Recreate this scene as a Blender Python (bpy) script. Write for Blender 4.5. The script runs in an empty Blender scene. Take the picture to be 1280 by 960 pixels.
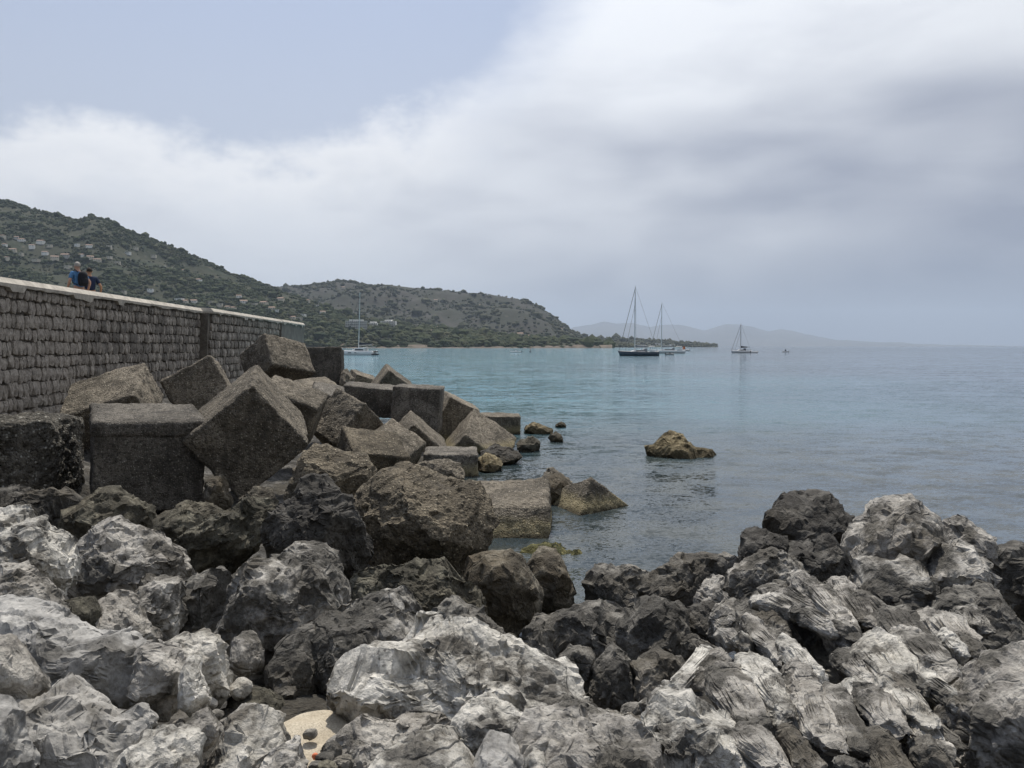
import bpy, bmesh, math, random
import numpy as np
from mathutils import Vector, Matrix, Euler
R = math.radians
random.seed(4); rng = np.random.default_rng(7)
scene = bpy.context.scene
C = scene.collection

# ------------------------------------------------------------------ camera
EYE = 3.6; FPX = 1024.0
PITCH = math.atan((480 - 433) / FPX)
cam_d = bpy.data.cameras.new('camera'); cam = bpy.data.objects.new('camera', cam_d); C.objects.link(cam)
cam.location = (0, 0, EYE); cam.rotation_euler = (math.pi / 2 - PITCH, 0, 0)
cam_d.sensor_width = 36.0; cam_d.lens = 36.0 * FPX / 1280.0
cam_d.clip_start = 0.1; cam_d.clip_end = 90000
scene.camera = cam
FW = np.array([0, math.cos(PITCH), -math.sin(PITCH)]); UP = np.array([0, math.sin(PITCH), math.cos(PITCH)])
def P(px, py, d):
    """the point of the place that stands d metres ahead and is seen at (px, py) of the photograph"""
    return np.array([0, 0, EYE]) + d * (FW + np.array([1., 0, 0]) * (px - 640) / FPX + UP * (480 - py) / FPX)

# ------------------------------------------------------------------ light
SUN_EL, SUN_AZ = R(63), R(-8)          # azimuth measured from +Y towards +X
SUN_DIR = Vector((math.cos(SUN_EL) * math.sin(SUN_AZ), math.cos(SUN_EL) * math.cos(SUN_AZ), math.sin(SUN_EL)))
sd = bpy.data.lights.new('sun', 'SUN'); sd.energy = 4.3; sd.angle = R(2.2); sd.color = (1, .95, .87)
so = bpy.data.objects.new('sun', sd); C.objects.link(so)
so.rotation_euler = (-SUN_DIR).to_track_quat('-Z', 'Y').to_euler()
scene.view_settings.view_transform = 'Standard'; scene.view_settings.look = 'None'
scene.view_settings.exposure = 0.0; scene.view_settings.gamma = 1.0; scene.view_settings.use_curve_mapping = False

class NT:
    """small helper to write node trees as expressions"""
    def __init__(s, tree): s.t = tree; tree.nodes.clear()
    def node(s, typ, props=None, **ins):
        n = s.t.nodes.new(typ)
        for k, v in (props or {}).items(): setattr(n, k, v)
        for k, v in ins.items(): s.put(n, k.replace('_', ' '), v)
        return n
    def put(s, n, k, v):
        i = n.inputs[int(k)] if isinstance(k, int) or k.isdigit() else n.inputs[k]
        if isinstance(v, bpy.types.NodeSocket): s.t.links.new(v, i)
        elif isinstance(v, bpy.types.Node): s.t.links.new(v.outputs[0], i)
        else:
            if isinstance(v, tuple) and len(v) == 3 and i.type == 'RGBA': v = v + (1,)
            i.default_value = v
    def m(s, op, a, b=0.0, c=None, clamp=False):
        n = s.t.nodes.new('ShaderNodeMath'); n.operation = op; n.use_clamp = clamp
        s.put(n, 0, a); s.put(n, 1, b)
        if c is not None: s.put(n, 2, c)
        return n.outputs[0]
    def ss(s, v, lo, hi, a=0.0, b=1.0):
        n = s.t.nodes.new('ShaderNodeMapRange'); n.interpolation_type = 'SMOOTHSTEP'
        for k, x in enumerate((v, lo, hi, a, b)): s.put(n, k, x)
        return n.outputs[0]
    def mix(s, f, a, b, blend='MIX'):
        n = s.t.nodes.new('ShaderNodeMix'); n.data_type = 'RGBA'; n.blend_type = blend
        s.put(n, 0, f); s.put(n, 6, a); s.put(n, 7, b)
        return n.outputs[2]
    def vm(s, op, a, b=(0., 0., 0.), out=0):
        n = s.t.nodes.new('ShaderNodeVectorMath'); n.operation = op
        s.put(n, 0, a); s.put(n, 1, b)
        return n.outputs[out]
    def scale(s, v, k):
        n = s.t.nodes.new('ShaderNodeVectorMath'); n.operation = 'SCALE'; s.put(n, 0, v); s.put(n, 3, k); return n.outputs[0]
    def noise(s, vec, scale, detail=5., rough=.55, dist=0., typ='FBM', out=0):
        n = s.t.nodes.new('ShaderNodeTexNoise'); n.noise_type = typ
        s.put(n, 'Vector', vec); s.put(n, 'Scale', scale); s.put(n, 'Detail', detail); s.put(n, 'Roughness', rough); s.put(n, 'Distortion', dist)
        return n.outputs[out]
    def voro(s, vec, scale, feat='F1', out='Distance', rand=1.):
        n = s.t.nodes.new('ShaderNodeTexVoronoi'); n.feature = feat
        s.put(n, 'Vector', vec); s.put(n, 'Scale', scale); s.put(n, 'Randomness', rand)
        return n.outputs[out]
    def sep(s, v):
        n = s.t.nodes.new('ShaderNodeSeparateXYZ'); s.put(n, 0, v); return n.outputs
    def comb(s, x, y, z):
        n = s.t.nodes.new('ShaderNodeCombineXYZ'); s.put(n, 0, x); s.put(n, 1, y); s.put(n, 2, z); return n.outputs[0]
    def bump(s, h, strength, dist, nrm=None):
        n = s.t.nodes.new('ShaderNodeBump'); s.put(n, 'Height', h); s.put(n, 'Strength', strength); s.put(n, 'Distance', dist)
        if nrm is not None: s.put(n, 'Normal', nrm)
        return n.outputs[0]

# ------------------------------------------------------------------ sky: hazy blue under broken cloud
world = bpy.data.worlds.new('World'); scene.world = world; world.use_nodes = True
t = NT(world.node_tree)
sky = t.node('ShaderNodeTexSky', {'sky_type': 'NISHITA', 'sun_disc': False, 'sun_elevation': SUN_EL, 'sun_rotation': SUN_AZ, 'air_density': 1.0, 'dust_density': 2.5, 'ozone_density': 1.2})
D = t.vm('NORMALIZE', t.node('ShaderNodeTexCoord').outputs['Generated'])
x, y, z = t.sep(D)
zc0 = t.m('MAXIMUM', z, 0.0)
flat = t.m('ADD', zc0, 0.10)
Q = t.comb(t.m('DIVIDE', x, flat), t.m('DIVIDE', y, flat), 0.0)          # where the ray meets a flat cloud deck
Ds = t.vm('MULTIPLY', D, (1., 1., 1.7))
nbig = t.noise(t.vm('ADD', Ds, (3.1, .4, 1.7)), 4.2, 7., .55)
nmid = t.noise(t.vm('ADD', Ds, (7.7, 2.4, .3)), 15., 5., .6)
Dh = t.vm('MULTIPLY', D, (1., 1., 3.4))
nlay = t.noise(t.vm('ADD', t.vm('MULTIPLY', D, (1., 1., 2.2)), (1.2, 5.4, 2.6)), 2.0, 3., .5, .2)
nlay2 = t.noise(t.vm('ADD', Dh, (4.2, 1.4, 9.6)), 5.0, 5., .5, .2)
edge = t.m('ADD', .235, t.ss(x, -.42, -.10, 0., .035))
edge = t.m('ADD', edge, t.ss(x, -.12, .34, 0., .62))
edge = t.m('ADD', edge, t.m('MULTIPLY', t.m('SUBTRACT', nbig, .5), .17))
edge = t.m('ADD', edge, t.m('MULTIPLY', t.m('SUBTRACT', nmid, .5), .095))
depth_in = t.m('SUBTRACT', edge, z)
soft = t.ss(x, -.15, .10, .045, .2)
mask = t.ss(depth_in, t.m('MULTIPLY', soft, -.25), soft)
veil = t.mix(t.ss(nlay, .30, .75, .62, .8), t.scale(sky.outputs[0], .085), (.375, .44, .585))
veil = t.mix(t.ss(z, .20, .42, .45, .0), veil, (.60, .635, .715))
# the body of the cloud: bright towards its top edge, greyer in its thick layers
rim = t.ss(depth_in, .0, .11, 1., 0.)
body = t.m('MULTIPLY', t.ss(t.m('ADD', nlay, t.ss(z, .36, .22, -.26, .10)), .36, .66), t.ss(x, -.12, .22, .30, 1.))
body = t.m('ADD', t.m('MULTIPLY', body, .8), t.m('MULTIPLY', t.ss(nlay2, .38, .72), t.ss(x, -.2, .2, .22, .26)))
cloud = t.mix(t.m('MINIMUM', body, 1.), (.76, .785, .83), (.315, .345, .43))
cloud = t.mix(t.m('MULTIPLY', rim, t.ss(x, -.05, .2, .85, .15)), cloud, (.88, .885, .90))
lowf = t.ss(z, .0, .16, 1., 0.)
cloud = t.mix(t.m('MULTIPLY', lowf, .84), cloud, t.mix(t.ss(x, -.35, .35), (.76, .795, .84), (.20, .235, .315)))
col = t.mix(mask, veil, cloud)
sunv = tuple(SUN_DIR)
away = t.ss(t.vm('DOT_PRODUCT', D, sunv, 1), -.75, .45, .26, 1.)      # cloud is duller away from the sun
col = t.scale(col, t.m('MULTIPLY', away, t.ss(t.vm('DOT_PRODUCT', D, sunv, 1), .45, .98, 1., 1.5)))      # and glows towards it
bg = t.node('ShaderNodeBackground', Color=col, Strength=1.0)
t.node('ShaderNodeOutputWorld', Surface=bg)

cy = scene.cycles
cy.use_denoising = True
cy.max_bounces = 4; cy.diffuse_bounces = 2; cy.glossy_bounces = 2; cy.transmission_bounces = 1; cy.volume_bounces = 0
cy.use_adaptive_sampling = True; cy.adaptive_threshold = 0.02
cy.sample_clamp_direct = 12; cy.sample_clamp_indirect = 6

# ------------------------------------------------------------------ numpy noise
def _hash(i, j, k, seed):
    h = (i.astype(np.int64) * 374761393 + j.astype(np.int64) * 668265263 + k.astype(np.int64) * 2147483647 + seed * 1274126177) & 0xFFFFFFFF
    h = ((h ^ (h >> 13)) * 1274126177) & 0xFFFFFFFF
    h = ((h ^ (h >> 16)) * 2246822519) & 0xFFFFFFFF
    return ((h ^ (h >> 15)) & 0xFFFFFF).astype(np.float32) / 8388607.5 - 1.0
def vnoise(p, seed=0):
    p = np.asarray(p, np.float32); b = np.floor(p); u = p - b; b = b.astype(np.int64)
    u = u * u * u * (u * (u * 6 - 15) + 10)
    i, j, k = b.T; ux, uy, uz = u.T
    r = 0
    for dx in (0, 1):
        wx = ux if dx else 1 - ux
        for dy in (0, 1):
            wy = uy if dy else 1 - uy
            for dz in (0, 1):
                r = r + wx * wy * (uz if dz else 1 - uz) * _hash(i + dx, j + dy, k + dz, seed)
    return r
def fbm(p, seed=0, oct=4, gain=.5, lac=2.03):
    r = 0; a = 1.; s = 0
    for o in range(oct):
        r = r + a * vnoise(p, seed + 17 * o); s += a; a *= gain; p = np.asarray(p) * lac + 3.7
    return r / s
def worley(p, seed=0):
    """distance to the two nearest cell points, offset from the nearest one and a few random numbers of its cell"""
    p = np.asarray(p, np.float32); b = np.floor(p).astype(np.int64); n = len(p)
    d1 = np.full(n, 9., np.float32); d2 = d1.copy(); off = np.zeros((n, 3), np.float32); ids = np.zeros((n, 3), np.int64)
    for dx in (-1, 0, 1):
        for dy in (-1, 0, 1):
            for dz in (-1, 0, 1):
                i, j, k = b[:, 0] + dx, b[:, 1] + dy, b[:, 2] + dz
                c = np.stack([i + .5 + .42 * _hash(i, j, k, seed), j + .5 + .42 * _hash(i, j, k, seed + 1), k + .5 + .42 * _hash(i, j, k, seed + 2)], 1)
                o = p - c; d = np.sqrt((o * o).sum(1)); m = d < d1
                d2 = np.where(m, d1, np.minimum(d2, d)); d1 = np.where(m, d, d1); off[m] = o[m]; ids[m, 0] = i[m]; ids[m, 1] = j[m]; ids[m, 2] = k[m]
    h = np.stack([_hash(*ids.T, seed + 5 + q) for q in range(4)], 1)
    return d1, d2, ids, h
def sstep(v, a, b):
    u = np.clip((v - a) / (b - a), 0, 1); return u * u * (3 - 2 * u)

# ------------------------------------------------------------------ mesh helpers
def mesh_np(name, v, faces, mat=None, smooth=True):
    """faces: (F,k) int array with one k"""
    me = bpy.data.meshes.new(name); v = np.asarray(v, np.float32); f = np.asarray(faces, np.int32); k = f.shape[1]
    me.vertices.add(len(v)); me.vertices.foreach_set('co', v.ravel())
    me.loops.add(f.size); me.loops.foreach_set('vertex_index', f.ravel())
    me.polygons.add(len(f)); me.polygons.foreach_set('loop_start', np.arange(0, f.size, k, dtype=np.int32)); me.polygons.foreach_set('loop_total', np.full(len(f), k, np.int32))
    me.polygons.foreach_set('use_smooth', np.full(len(f), smooth, bool))
    me.update(calc_edges=True)
    if mat: me.materials.append(mat)
    return me
def link(name, me, parent=None, loc=None):
    o = bpy.data.objects.new(name, me); C.objects.link(o)
    if parent: o.parent = parent
    if loc is not None: o.location = loc
    return o
def tag(o, label=None, cat=None, group=None, kind=None):
    for k, v in (('label', label), ('category', cat), ('group', group), ('kind', kind)):
        if v: o[k] = v
    return o
def empty(name, loc=(0, 0, 0), rz=0):
    o = bpy.data.objects.new(name, None); C.objects.link(o); o.location = loc; o.rotation_euler = (0, 0, rz); o.empty_display_size = .2; return o
class MB:
    """collects boxes, tubes and lofts into one mesh"""
    def __init__(s): s.v = []; s.f = []
    def add(s, v, f):
        b = len(s.v); s.v += [tuple(q) for q in v]; s.f += [tuple(i + b for i in q) for q in f]; return s
    def box(s, lo, hi, taper=0.):
        (a, b, c), (d, e, g) = lo, hi; tx, ty = (d - a) * taper / 2, (e - b) * taper / 2
        return s.add([(a, b, c), (d, b, c), (d, e, c), (a, e, c), (a + tx, b + ty, g), (d - tx, b + ty, g), (d - tx, e - ty, g), (a + tx, e - ty, g)],
                     [(3, 2, 1, 0), (4, 5, 6, 7), (0, 1, 5, 4), (1, 2, 6, 5), (2, 3, 7, 6), (3, 0, 4, 7)])
    def tube(s, pts, rad, n=8):
        pts = [Vector(q) for q in pts]; rad = rad if isinstance(rad, (list, tuple)) else [rad] * len(pts)
        V = []; F = []
        for i, q in enumerate(pts):
            tdir = (pts[min(i + 1, len(pts) - 1)] - pts[max(i - 1, 0)]).normalized()
            a = tdir.orthogonal().normalized() if abs(tdir.z) < .999 else Vector((1, 0, 0)); b = tdir.cross(a)
            for k in range(n):
                w = 2 * math.pi * k / n; V.append(q + rad[i] * (a * math.cos(w) + b * math.sin(w)))
        for i in range(len(pts) - 1):
            for k in range(n): F.append((i * n + k, i * n + (k + 1) % n, (i + 1) * n + (k + 1) % n, (i + 1) * n + k))
        F.append(tuple(reversed(range(n)))); F.append(tuple(range((len(pts) - 1) * n, len(pts) * n)))
        return s.add(V, F)
    def loft(s, rings, cap=True):
        n = len(rings[0]); V = [q for r_ in rings for q in r_]; F = []
        for i in range(len(rings) - 1):
            for k in range(n): F.append((i * n + k, i * n + (k + 1) % n, (i + 1) * n + (k + 1) % n, (i + 1) * n + k))
        if cap: F.append(tuple(reversed(range(n)))); F.append(tuple(range((len(rings) - 1) * n, len(rings) * n)))
        return s.add(V, F)
    def build(s, name, mat, parent=None, smooth=False, loc=None):
        me = bpy.data.meshes.new(name); me.from_pydata(s.v, [], s.f); me.materials.append(mat)
        bm = bmesh.new(); bm.from_mesh(me); bmesh.ops.recalc_face_normals(bm, faces=bm.faces[:]); bm.to_mesh(me); bm.free()
        if smooth: me.polygons.foreach_set('use_smooth', [True] * len(me.polygons))
        return link(name, me, parent, loc)
_ico = {}
def ico(n):
    if n not in _ico:
        bm = bmesh.new(); bmesh.ops.create_icosphere(bm, subdivisions=n, radius=1.0)
        v = np.array([q.co[:] for q in bm.verts]); f = np.array([[a.index for a in q.verts] for q in bm.faces]); bm.free(); _ico[n] = (v, f)
    return _ico[n]
def vnormals(v, f):
    fn = np.cross(v[f[:, 1]] - v[f[:, 0]], v[f[:, 2]] - v[f[:, 0]])
    n = np.stack([sum(np.bincount(f[:, k], fn[:, c], len(v)) for k in range(f.shape[1])) for c in range(3)], 1)
    return n / (np.linalg.norm(n, axis=1, keepdims=True) + 1e-9)

# ------------------------------------------------------------------ materials
def new_mat(name):
    m = bpy.data.materials.new(name); m.use_nodes = True; return m, NT(m.node_tree)
def finish(t, color, rough=.9, normal=None, spec=.3, **kw):
    b = t.node('ShaderNodeBsdfPrincipled'); t.put(b, 'Base Color', color); t.put(b, 'Roughness', rough); t.put(b, 'Specular IOR Level', spec)
    if normal is not None: t.put(b, 'Normal', normal)
    for k, v in kw.items(): t.put(b, k.replace('_', ' '), v)
    t.node('ShaderNodeOutputMaterial', Surface=b); return b
def plain(name, c, rough=.6, spec=.4, metal=0., var=.12, vs=3.):
    m, t = new_mat(name); pos = t.node('ShaderNodeNewGeometry').outputs['Position']
    n = t.noise(pos, vs, 4.)
    finish(t, t.mix(t.ss(n, .3, .7), tuple(q * (1 - var) for q in c), tuple(q * (1 + var) for q in c)), rough, None, spec, Metallic=metal); return m
def rock_mat(name, pale, mid, dark, cover, sc=1.0, bumpk=1.0, tint=(.16, .13, .085), tintk=.25, wet=False):
    """weathered limestone: pale crust broken by dark lichen and pits; cover = share of dark crust"""
    m, t = new_mat(name)
    pos = t.node('ShaderNodeNewGeometry').outputs['Position']
    rnd = t.node('ShaderNodeObjectInfo').outputs['Random']
    v = t.vm('ADD', pos, t.scale((37., 19., 53.), rnd))
    n1 = t.noise(v, 2.3 * sc, 7., .62, .1); n2 = t.noise(v, 8.5 * sc, 5., .62, .1); n3 = t.noise(v, 38., 4., .6)
    big = t.noise(v, .8 * sc, 3.)
    k = t.m('ADD', t.m('ADD', n1, t.m('MULTIPLY', t.m('SUBTRACT', n2, .5), .55)), t.m('MULTIPLY', t.m('SUBTRACT', n3, .5), .18))
    th = 0.70 - cover * .42
    f1 = t.ss(k, th - .05, th + .06); f2 = t.ss(k, th - .17, th - .02)
    c = t.mix(f2, pale, mid); c = t.mix(f1, c, dark)
    c = t.mix(t.m('MULTIPLY', t.ss(big, .45, .68), tintk), c, tint)
    crk = t.m('ABSOLUTE', t.m('SUBTRACT', t.noise(v, 2.6 * sc, 3., .55, .5), .5)); crk2 = t.m('ABSOLUTE', t.m('SUBTRACT', t.noise(t.vm('ADD', v, (5.2, 1.3, 8.8)), 1.0 * sc, 4., .55, .3), .5))
    c = t.mix(t.m('MULTIPLY', t.m('MULTIPLY', t.ss(crk2, .006, .001), t.ss(n2, .42, .56)), .7), c, dark)
    grain = t.ss(n3, .25, .78, .68, 1.28)
    c = t.mix(1., c, t.comb(grain, grain, grain), 'MULTIPLY')
    pc = t.node('ShaderNodeTexVoronoi'); t.put(pc, 'Vector', v); t.put(pc, 'Scale', 34.)
    c = t.mix(t.m('MULTIPLY', t.m('MULTIPLY', t.ss(pc.outputs['Distance'], .34, .18), t.ss(t.sep(pc.outputs['Color'])[0], .52, .6)), t.ss(n2, .46, .6, .15, .8)), c, tuple(q * .8 for q in dark))
    if wet:
        zz = t.sep(pos)[2]; w = t.ss(t.m('ADD', zz, t.m('MULTIPLY', t.m('SUBTRACT', n2, .5), .5)), .05, .45, 1., 0.)
        c = t.mix(t.m('MULTIPLY', w, .75), c, (.045, .036, .02))
    pit = t.voro(t.vm('ADD', v, t.scale(t.noise(v, 9., 3., out=1), .12)), 15. * sc)
    h = t.m('ADD', t.m('MULTIPLY', t.noise(v, 5.5 * sc, 8., .64, .05), 1.0), t.m('MULTIPLY', t.ss(pit, .0, .45), .10))
    h = t.m('ADD', h, t.m('ADD', t.m('MULTIPLY', t.ss(crk, .0, .03), .07), t.m('MULTIPLY', t.ss(crk2, .0, .014), .2)))
    h = t.m('ADD', h, t.m('MULTIPLY', n3, .16))
    h = t.m('SUBTRACT', h, t.m('MULTIPLY', f1, .05))
    finish(t, c, .88, t.bump(h, .95, .07 * bumpk), .25)
    return m
M = {}
M['pale'] = rock_mat('limestone_pale', (.63, .60, .535), (.41, .39, .345), (.115, .107, .093), .37)
M['mid'] = rock_mat('limestone_grey', (.43, .405, .36), (.27, .252, .224), (.10, .093, .08), .42)
M['smooth'] = rock_mat('limestone_smooth', (.40, .385, .355), (.29, .28, .26), (.12, .115, .105), .30, .8, .55)
M['fleck'] = rock_mat('limestone_flecked', (.54, .51, .455), (.24, .225, .198), (.085, .079, .068), .52)
M['dark'] = rock_mat('dark_rock', (.25, .235, .205), (.145, .135, .117), (.07, .065, .056), .5, wet=True)
M['black'] = rock_mat('black_crusted_rock', (.15, .14, .122), (.085, .079, .069), (.048, .044, .038), .55, wet=True)
M['brown'] = rock_mat('brown_rock', (.235, .21, .165), (.15, .132, .10), (.07, .06, .045), .50, 1.3, 1., (.12, .09, .05), .4, True)
M['ochre'] = rock_mat('ochre_rock', (.37, .31, .19), (.22, .175, .095), (.09, .07, .036), .42, 2.2, 1.2, (.12, .09, .05), .3, True)
M['olive'] = rock_mat('olive_rock', (.17, .158, .12), (.115, .105, .078), (.055, .05, .037), .5, 1.2)

def concrete_mat(name, base, light, agg=24., bumpk=1., wet=True, holes=.2):
    m, t = new_mat(name)
    pos = t.node('ShaderNodeNewGeometry').outputs['Position']; rnd = t.node('ShaderNodeObjectInfo').outputs['Random']
    v = t.vm('ADD', pos, t.scale((31., 17., 43.), rnd))
    vw = t.vm('ADD', v, t.scale(t.noise(v, 14., 3., out=1), .035))
    cell = t.sep(t.voro(vw, agg, out='Color'))[0]; dist = t.voro(vw, agg)
    n1 = t.noise(v, 1.1, 6., .6, .4); n2 = t.noise(v, 9., 7., .65); n3 = t.noise(v, 60., 4., .6)
    dk = tuple(q * .42 for q in base); lt = tuple(q * 1.45 for q in base)
    c = t.mix(t.ss(n1, .32, .70), dk, lt); c = t.mix(t.ss(n2, .35, .72, .0, .5), c, base)
    c = t.mix(t.m('MULTIPLY', t.m('MULTIPLY', t.ss(cell, .70, .80), t.ss(dist, .55, .25)), t.ss(n2, .35, .6, .25, 1.)), c, light)
    c = t.mix(t.m('MULTIPLY', t.ss(cell, holes + .06, holes), .65), c, tuple(q * .35 for q in base))
    run = t.noise(t.vm('MULTIPLY', v, (2.6, 2.6, .45)), 1.3, 5., .6)
    c = t.mix(t.ss(run, .50, .66, 0., .62), c, tuple(q * .38 for q in base)); c = t.mix(t.ss(run, .40, .30, 0., .35), c, tuple(min(1., q * 1.9) for q in base))
    tone = t.m('ADD', .80, t.m('MULTIPLY', rnd, .42))
    g = t.m('MULTIPLY', tone, t.ss(n3, .25, .75, .72, 1.25)); c = t.mix(1., c, t.comb(g, g, g), 'MULTIPLY')
    if wet:
        zz = t.m('ADD', t.sep(pos)[2], t.m('MULTIPLY', t.m('SUBTRACT', n2, .5), .35))
        c = t.mix(t.ss(zz, .18, .42, .62, 0.), c, t.mix(t.ss(n3, .35, .65), (.16, .12, .045), (.46, .40, .24)))   # ochre weed and limpets
        c = t.mix(t.ss(zz, -.02, .14, .85, 0.), c, (.022, .017, .010))                       # wet foot
    h = t.m('ADD', t.m('MULTIPLY', t.ss(dist, .6, .1), .35), t.m('MULTIPLY', n2, .9)); h = t.m('ADD', h, t.m('MULTIPLY', n3, .25))
    h = t.m('SUBTRACT', h, t.m('MULTIPLY', t.ss(cell, holes + .06, holes), .35))
    finish(t, c, .9, t.bump(h, .9, .06 * bumpk), .25); return m
M['concrete'] = concrete_mat('armour_concrete', (.195, .168, .128), (.43, .38, .30))
M['conc_brown'] = concrete_mat('brown_concrete', (.135, .113, .08), (.30, .26, .19), 24., 1.)
M['conc_rough'] = concrete_mat('eroded_concrete', (.14, .128, .105), (.50, .48, .42), 17., 2.2, True, .3)
M['conc_grey'] = concrete_mat('grey_concrete', (.145, .13, .108), (.34, .31, .26), 30., .7)
def simple_rock(name, a, b, sc, bump=.03, rough=.92):
    m, t = new_mat(name); pos = t.node('ShaderNodeNewGeometry').outputs['Position']
    n = t.noise(pos, sc, 8., .62); n2 = t.noise(pos, sc * 6, 5., .6)
    isl = t.node('ShaderNodeNewGeometry').outputs['Random Per Island']
    c = t.mix(t.ss(t.m('ADD', t.m('MULTIPLY', n, .7), t.m('MULTIPLY', n2, .3)), .34, .66), a, b)
    g = t.m('ADD', .55, t.m('MULTIPLY', isl, .85)); c = t.mix(1., c, t.comb(g, g, g), 'MULTIPLY')
    finish(t, c, rough, t.bump(t.m('ADD', n, t.m('MULTIPLY', n2, .5)), .9, bump), .25); return m
M['wallstone'] = simple_rock('wall_stone', (.155, .137, .117), (.35, .315, .272), 7., .05)
M['mortar'] = simple_rock('wall_core', (.11, .098, .083), (.19, .17, .143), 6., .04)
M['coping'] = simple_rock('coping_concrete', (.30, .275, .235), (.52, .48, .41), 3., .02)
M['pier'] = simple_rock('pier_concrete', (.13, .12, .105), (.21, .195, .17), 1.6, .02)
M['ground'] = rock_mat('shore_rock', (.17, .16, .145), (.10, .095, .086), (.045, .042, .037), .5, 1.1, 1.3, (.09, .075, .05), .4, True)

# ------------------------------------------------------------------ sea
def sea_material():
    m, t = new_mat('sea_water')
    pos = t.node('ShaderNodeNewGeometry').outputs['Position']; X, Y, Z = t.sep(pos)
    # wave slopes taken straight from vector noise, so that far ripples keep their steepness
    sl = (.5, .5, .5)
    def slopes(k, sc, det, off): return t.scale(t.vm('SUBTRACT', t.noise(t.vm('ADD', t.vm('MULTIPLY', pos, (.62, 1., 1.)), off), sc, det, .6, .3, out=1), sl), k)
    gust = t.ss(t.noise(t.vm('MULTIPLY', pos, (.3, 1., 1.)), .022, 4., .6), .3, .7, .72, 1.25)
    w = t.vm('ADD', t.vm('ADD', slopes(.55, .42, 2., (0., 0., 0.)), slopes(.75, 1.7, 3., (7., 3., 1.))), t.vm('ADD', slopes(.65, 6.0, 3., (1., 9., 4.)), slopes(1.1, 21., 2., (4., 2., 6.))))
    w = t.scale(w, gust); wx, wy, wz = t.sep(w)
    big = t.noise(t.vm('MULTIPLY', pos, (.35, 1., 1.)), .035, 4., .6)
    far = t.noise(t.vm('MULTIPLY', pos, (.25, 1., 1.)), .006, 3., .6)
    nrm = t.vm('NORMALIZE', t.comb(t.m('MULTIPLY', wx, .8), wy, 1.0))
    # pale sand bottom off the coast, weed and rock bottom inshore, deep water out to sea
    inshore = t.ss(t.m('ADD', Y, t.m('MULTIPLY', t.m('SUBTRACT', big, .5), 30.)), 20., 62., 1., 0.)
    off = t.ss(t.m('ADD', t.m('SUBTRACT', X, t.m('MULTIPLY', Y, .22)), t.m('MULTIPLY', t.m('SUBTRACT', far, .5), 160.)), -45., 35.)
    sand = t.mix(t.ss(big, .40, .62), (.046, .170, .212), (.062, .21, .25))
    deep = t.mix(t.ss(big, .40, .62), (.013, .036, .060), (.018, .047, .073))
    col = t.mix(off, sand, deep)
    col = t.mix(t.m('MULTIPLY', inshore, .93), col, t.mix(t.ss(t.noise(pos, .55, 4.), .42, .6), (.028, .034, .037), (.056, .059, .053)))
    b_ = finish(t, col, .05, nrm, .5); t.put(b_, 'IOR', 1.33)
    return m
M['sea'] = sea_material()
ys = np.concatenate([[-60], np.linspace(0, 60, 16), np.geomspace(80, 30000, 24)]); xs = np.concatenate([-np.geomspace(30000, 40, 14), np.linspace(-30, 30, 11), np.geomspace(40, 30000, 14)])
gx, gy = np.meshgrid(xs, ys); nx = len(xs)
gf = np.array([[r_ * nx + c_, r_ * nx + c_ + 1, (r_ + 1) * nx + c_ + 1, (r_ + 1) * nx + c_] for r_ in range(len(ys) - 1) for c_ in range(nx - 1)])
tag(link('sea', mesh_np('sea', np.stack([gx.ravel(), gy.ravel(), np.zeros(gx.size)], 1), gf, M['sea'])), kind='structure')

# ------------------------------------------------------------------ shore: the rock floor that carries boulders and blocks
CTRL = np.array([(-6, 0, 2.1), (0, 0, 2.1), (6, 0, 1.9), (-4.5, 3, 1.75), (-2, 3, 1.72), (0, 3, 1.68), (2.2, 3, 1.65), (4.5, 3, 1.5), (-6, 5, 1.45), (-3, 5, 1.15), (-1.1, 4.4, 1.52), (0, 5, 1.02), (2, 5, 1.0), (4.2, 5, 1.15), (7, 5, .6),
  (-7, 7, 1.2), (-4, 8, .55), (0, 8, .25), (1.6, 7, .35), (3.5, 8, .45), (4.6, 6.8, 1.0), (6.5, 7, .5), (8, 9, -1.), (-1, 10, -.15), (.8, 11, -.55), (2.4, 10.4, -.25), (4, 10, .1), (6, 11, -1.2), (0, 14, -1.), (3, 14, -1.7), (-6, 12.5, .5), (-3, 13, .45), (-4.2, 15.5, .5), (-1.8, 12.5, .2),
  (-8, 16, .25), (-10.5, 17.5, .9), (-13, 18, 1.7), (-12.5, 24, 1.75), (-8, 21, .6), (-4, 20, .45), (-4, 25, .5), (-1, 20, -1.3), (3, 20, -2.4), (-13.5, 30, 1.8), (-9, 30, .8), (-5, 30, .5), (-2, 30, -1.3), (-15, 45, 1.7), (-10, 45, .3), (-6, 45, -1.2), (-15, 60, .8), (-9, 60, -1.5), (0, 45, -3), (8, 20, -3.5), (11, 8, -2.5), (10, 2, -.5), (-10, 8, 1.3), (-14, 10, 1.9), (-10, 2, 2.0), (12, 40, -4), (0, 64, -4)])
def shore_z(x, y):
    d2 = (x[:, None] - CTRL[:, 0]) ** 2 + (y[:, None] - CTRL[:, 1]) ** 2
    w = 1 / (d2 + .25) ** 1.7
    return (w * CTRL[:, 2]).sum(1) / w.sum(1)
xs = np.linspace(-17.5, 11, 300); ys = 0.2 + np.cumsum(np.linspace(.05, .55, 215)); gx, gy = np.meshgrid(xs, ys)
gx, gy = gx.ravel(), gy.ravel(); gz = shore_z(gx, gy)
pp = np.stack([gx, gy, gz], 1)
gz = gz + .16 * fbm(pp * 1.1, 3, 4) + .12 * (np.abs(fbm(pp * 2.2 + 9, 5, 3)) - .3) + .03 * fbm(pp * 7., 8, 2)
nx = len(xs)
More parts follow.
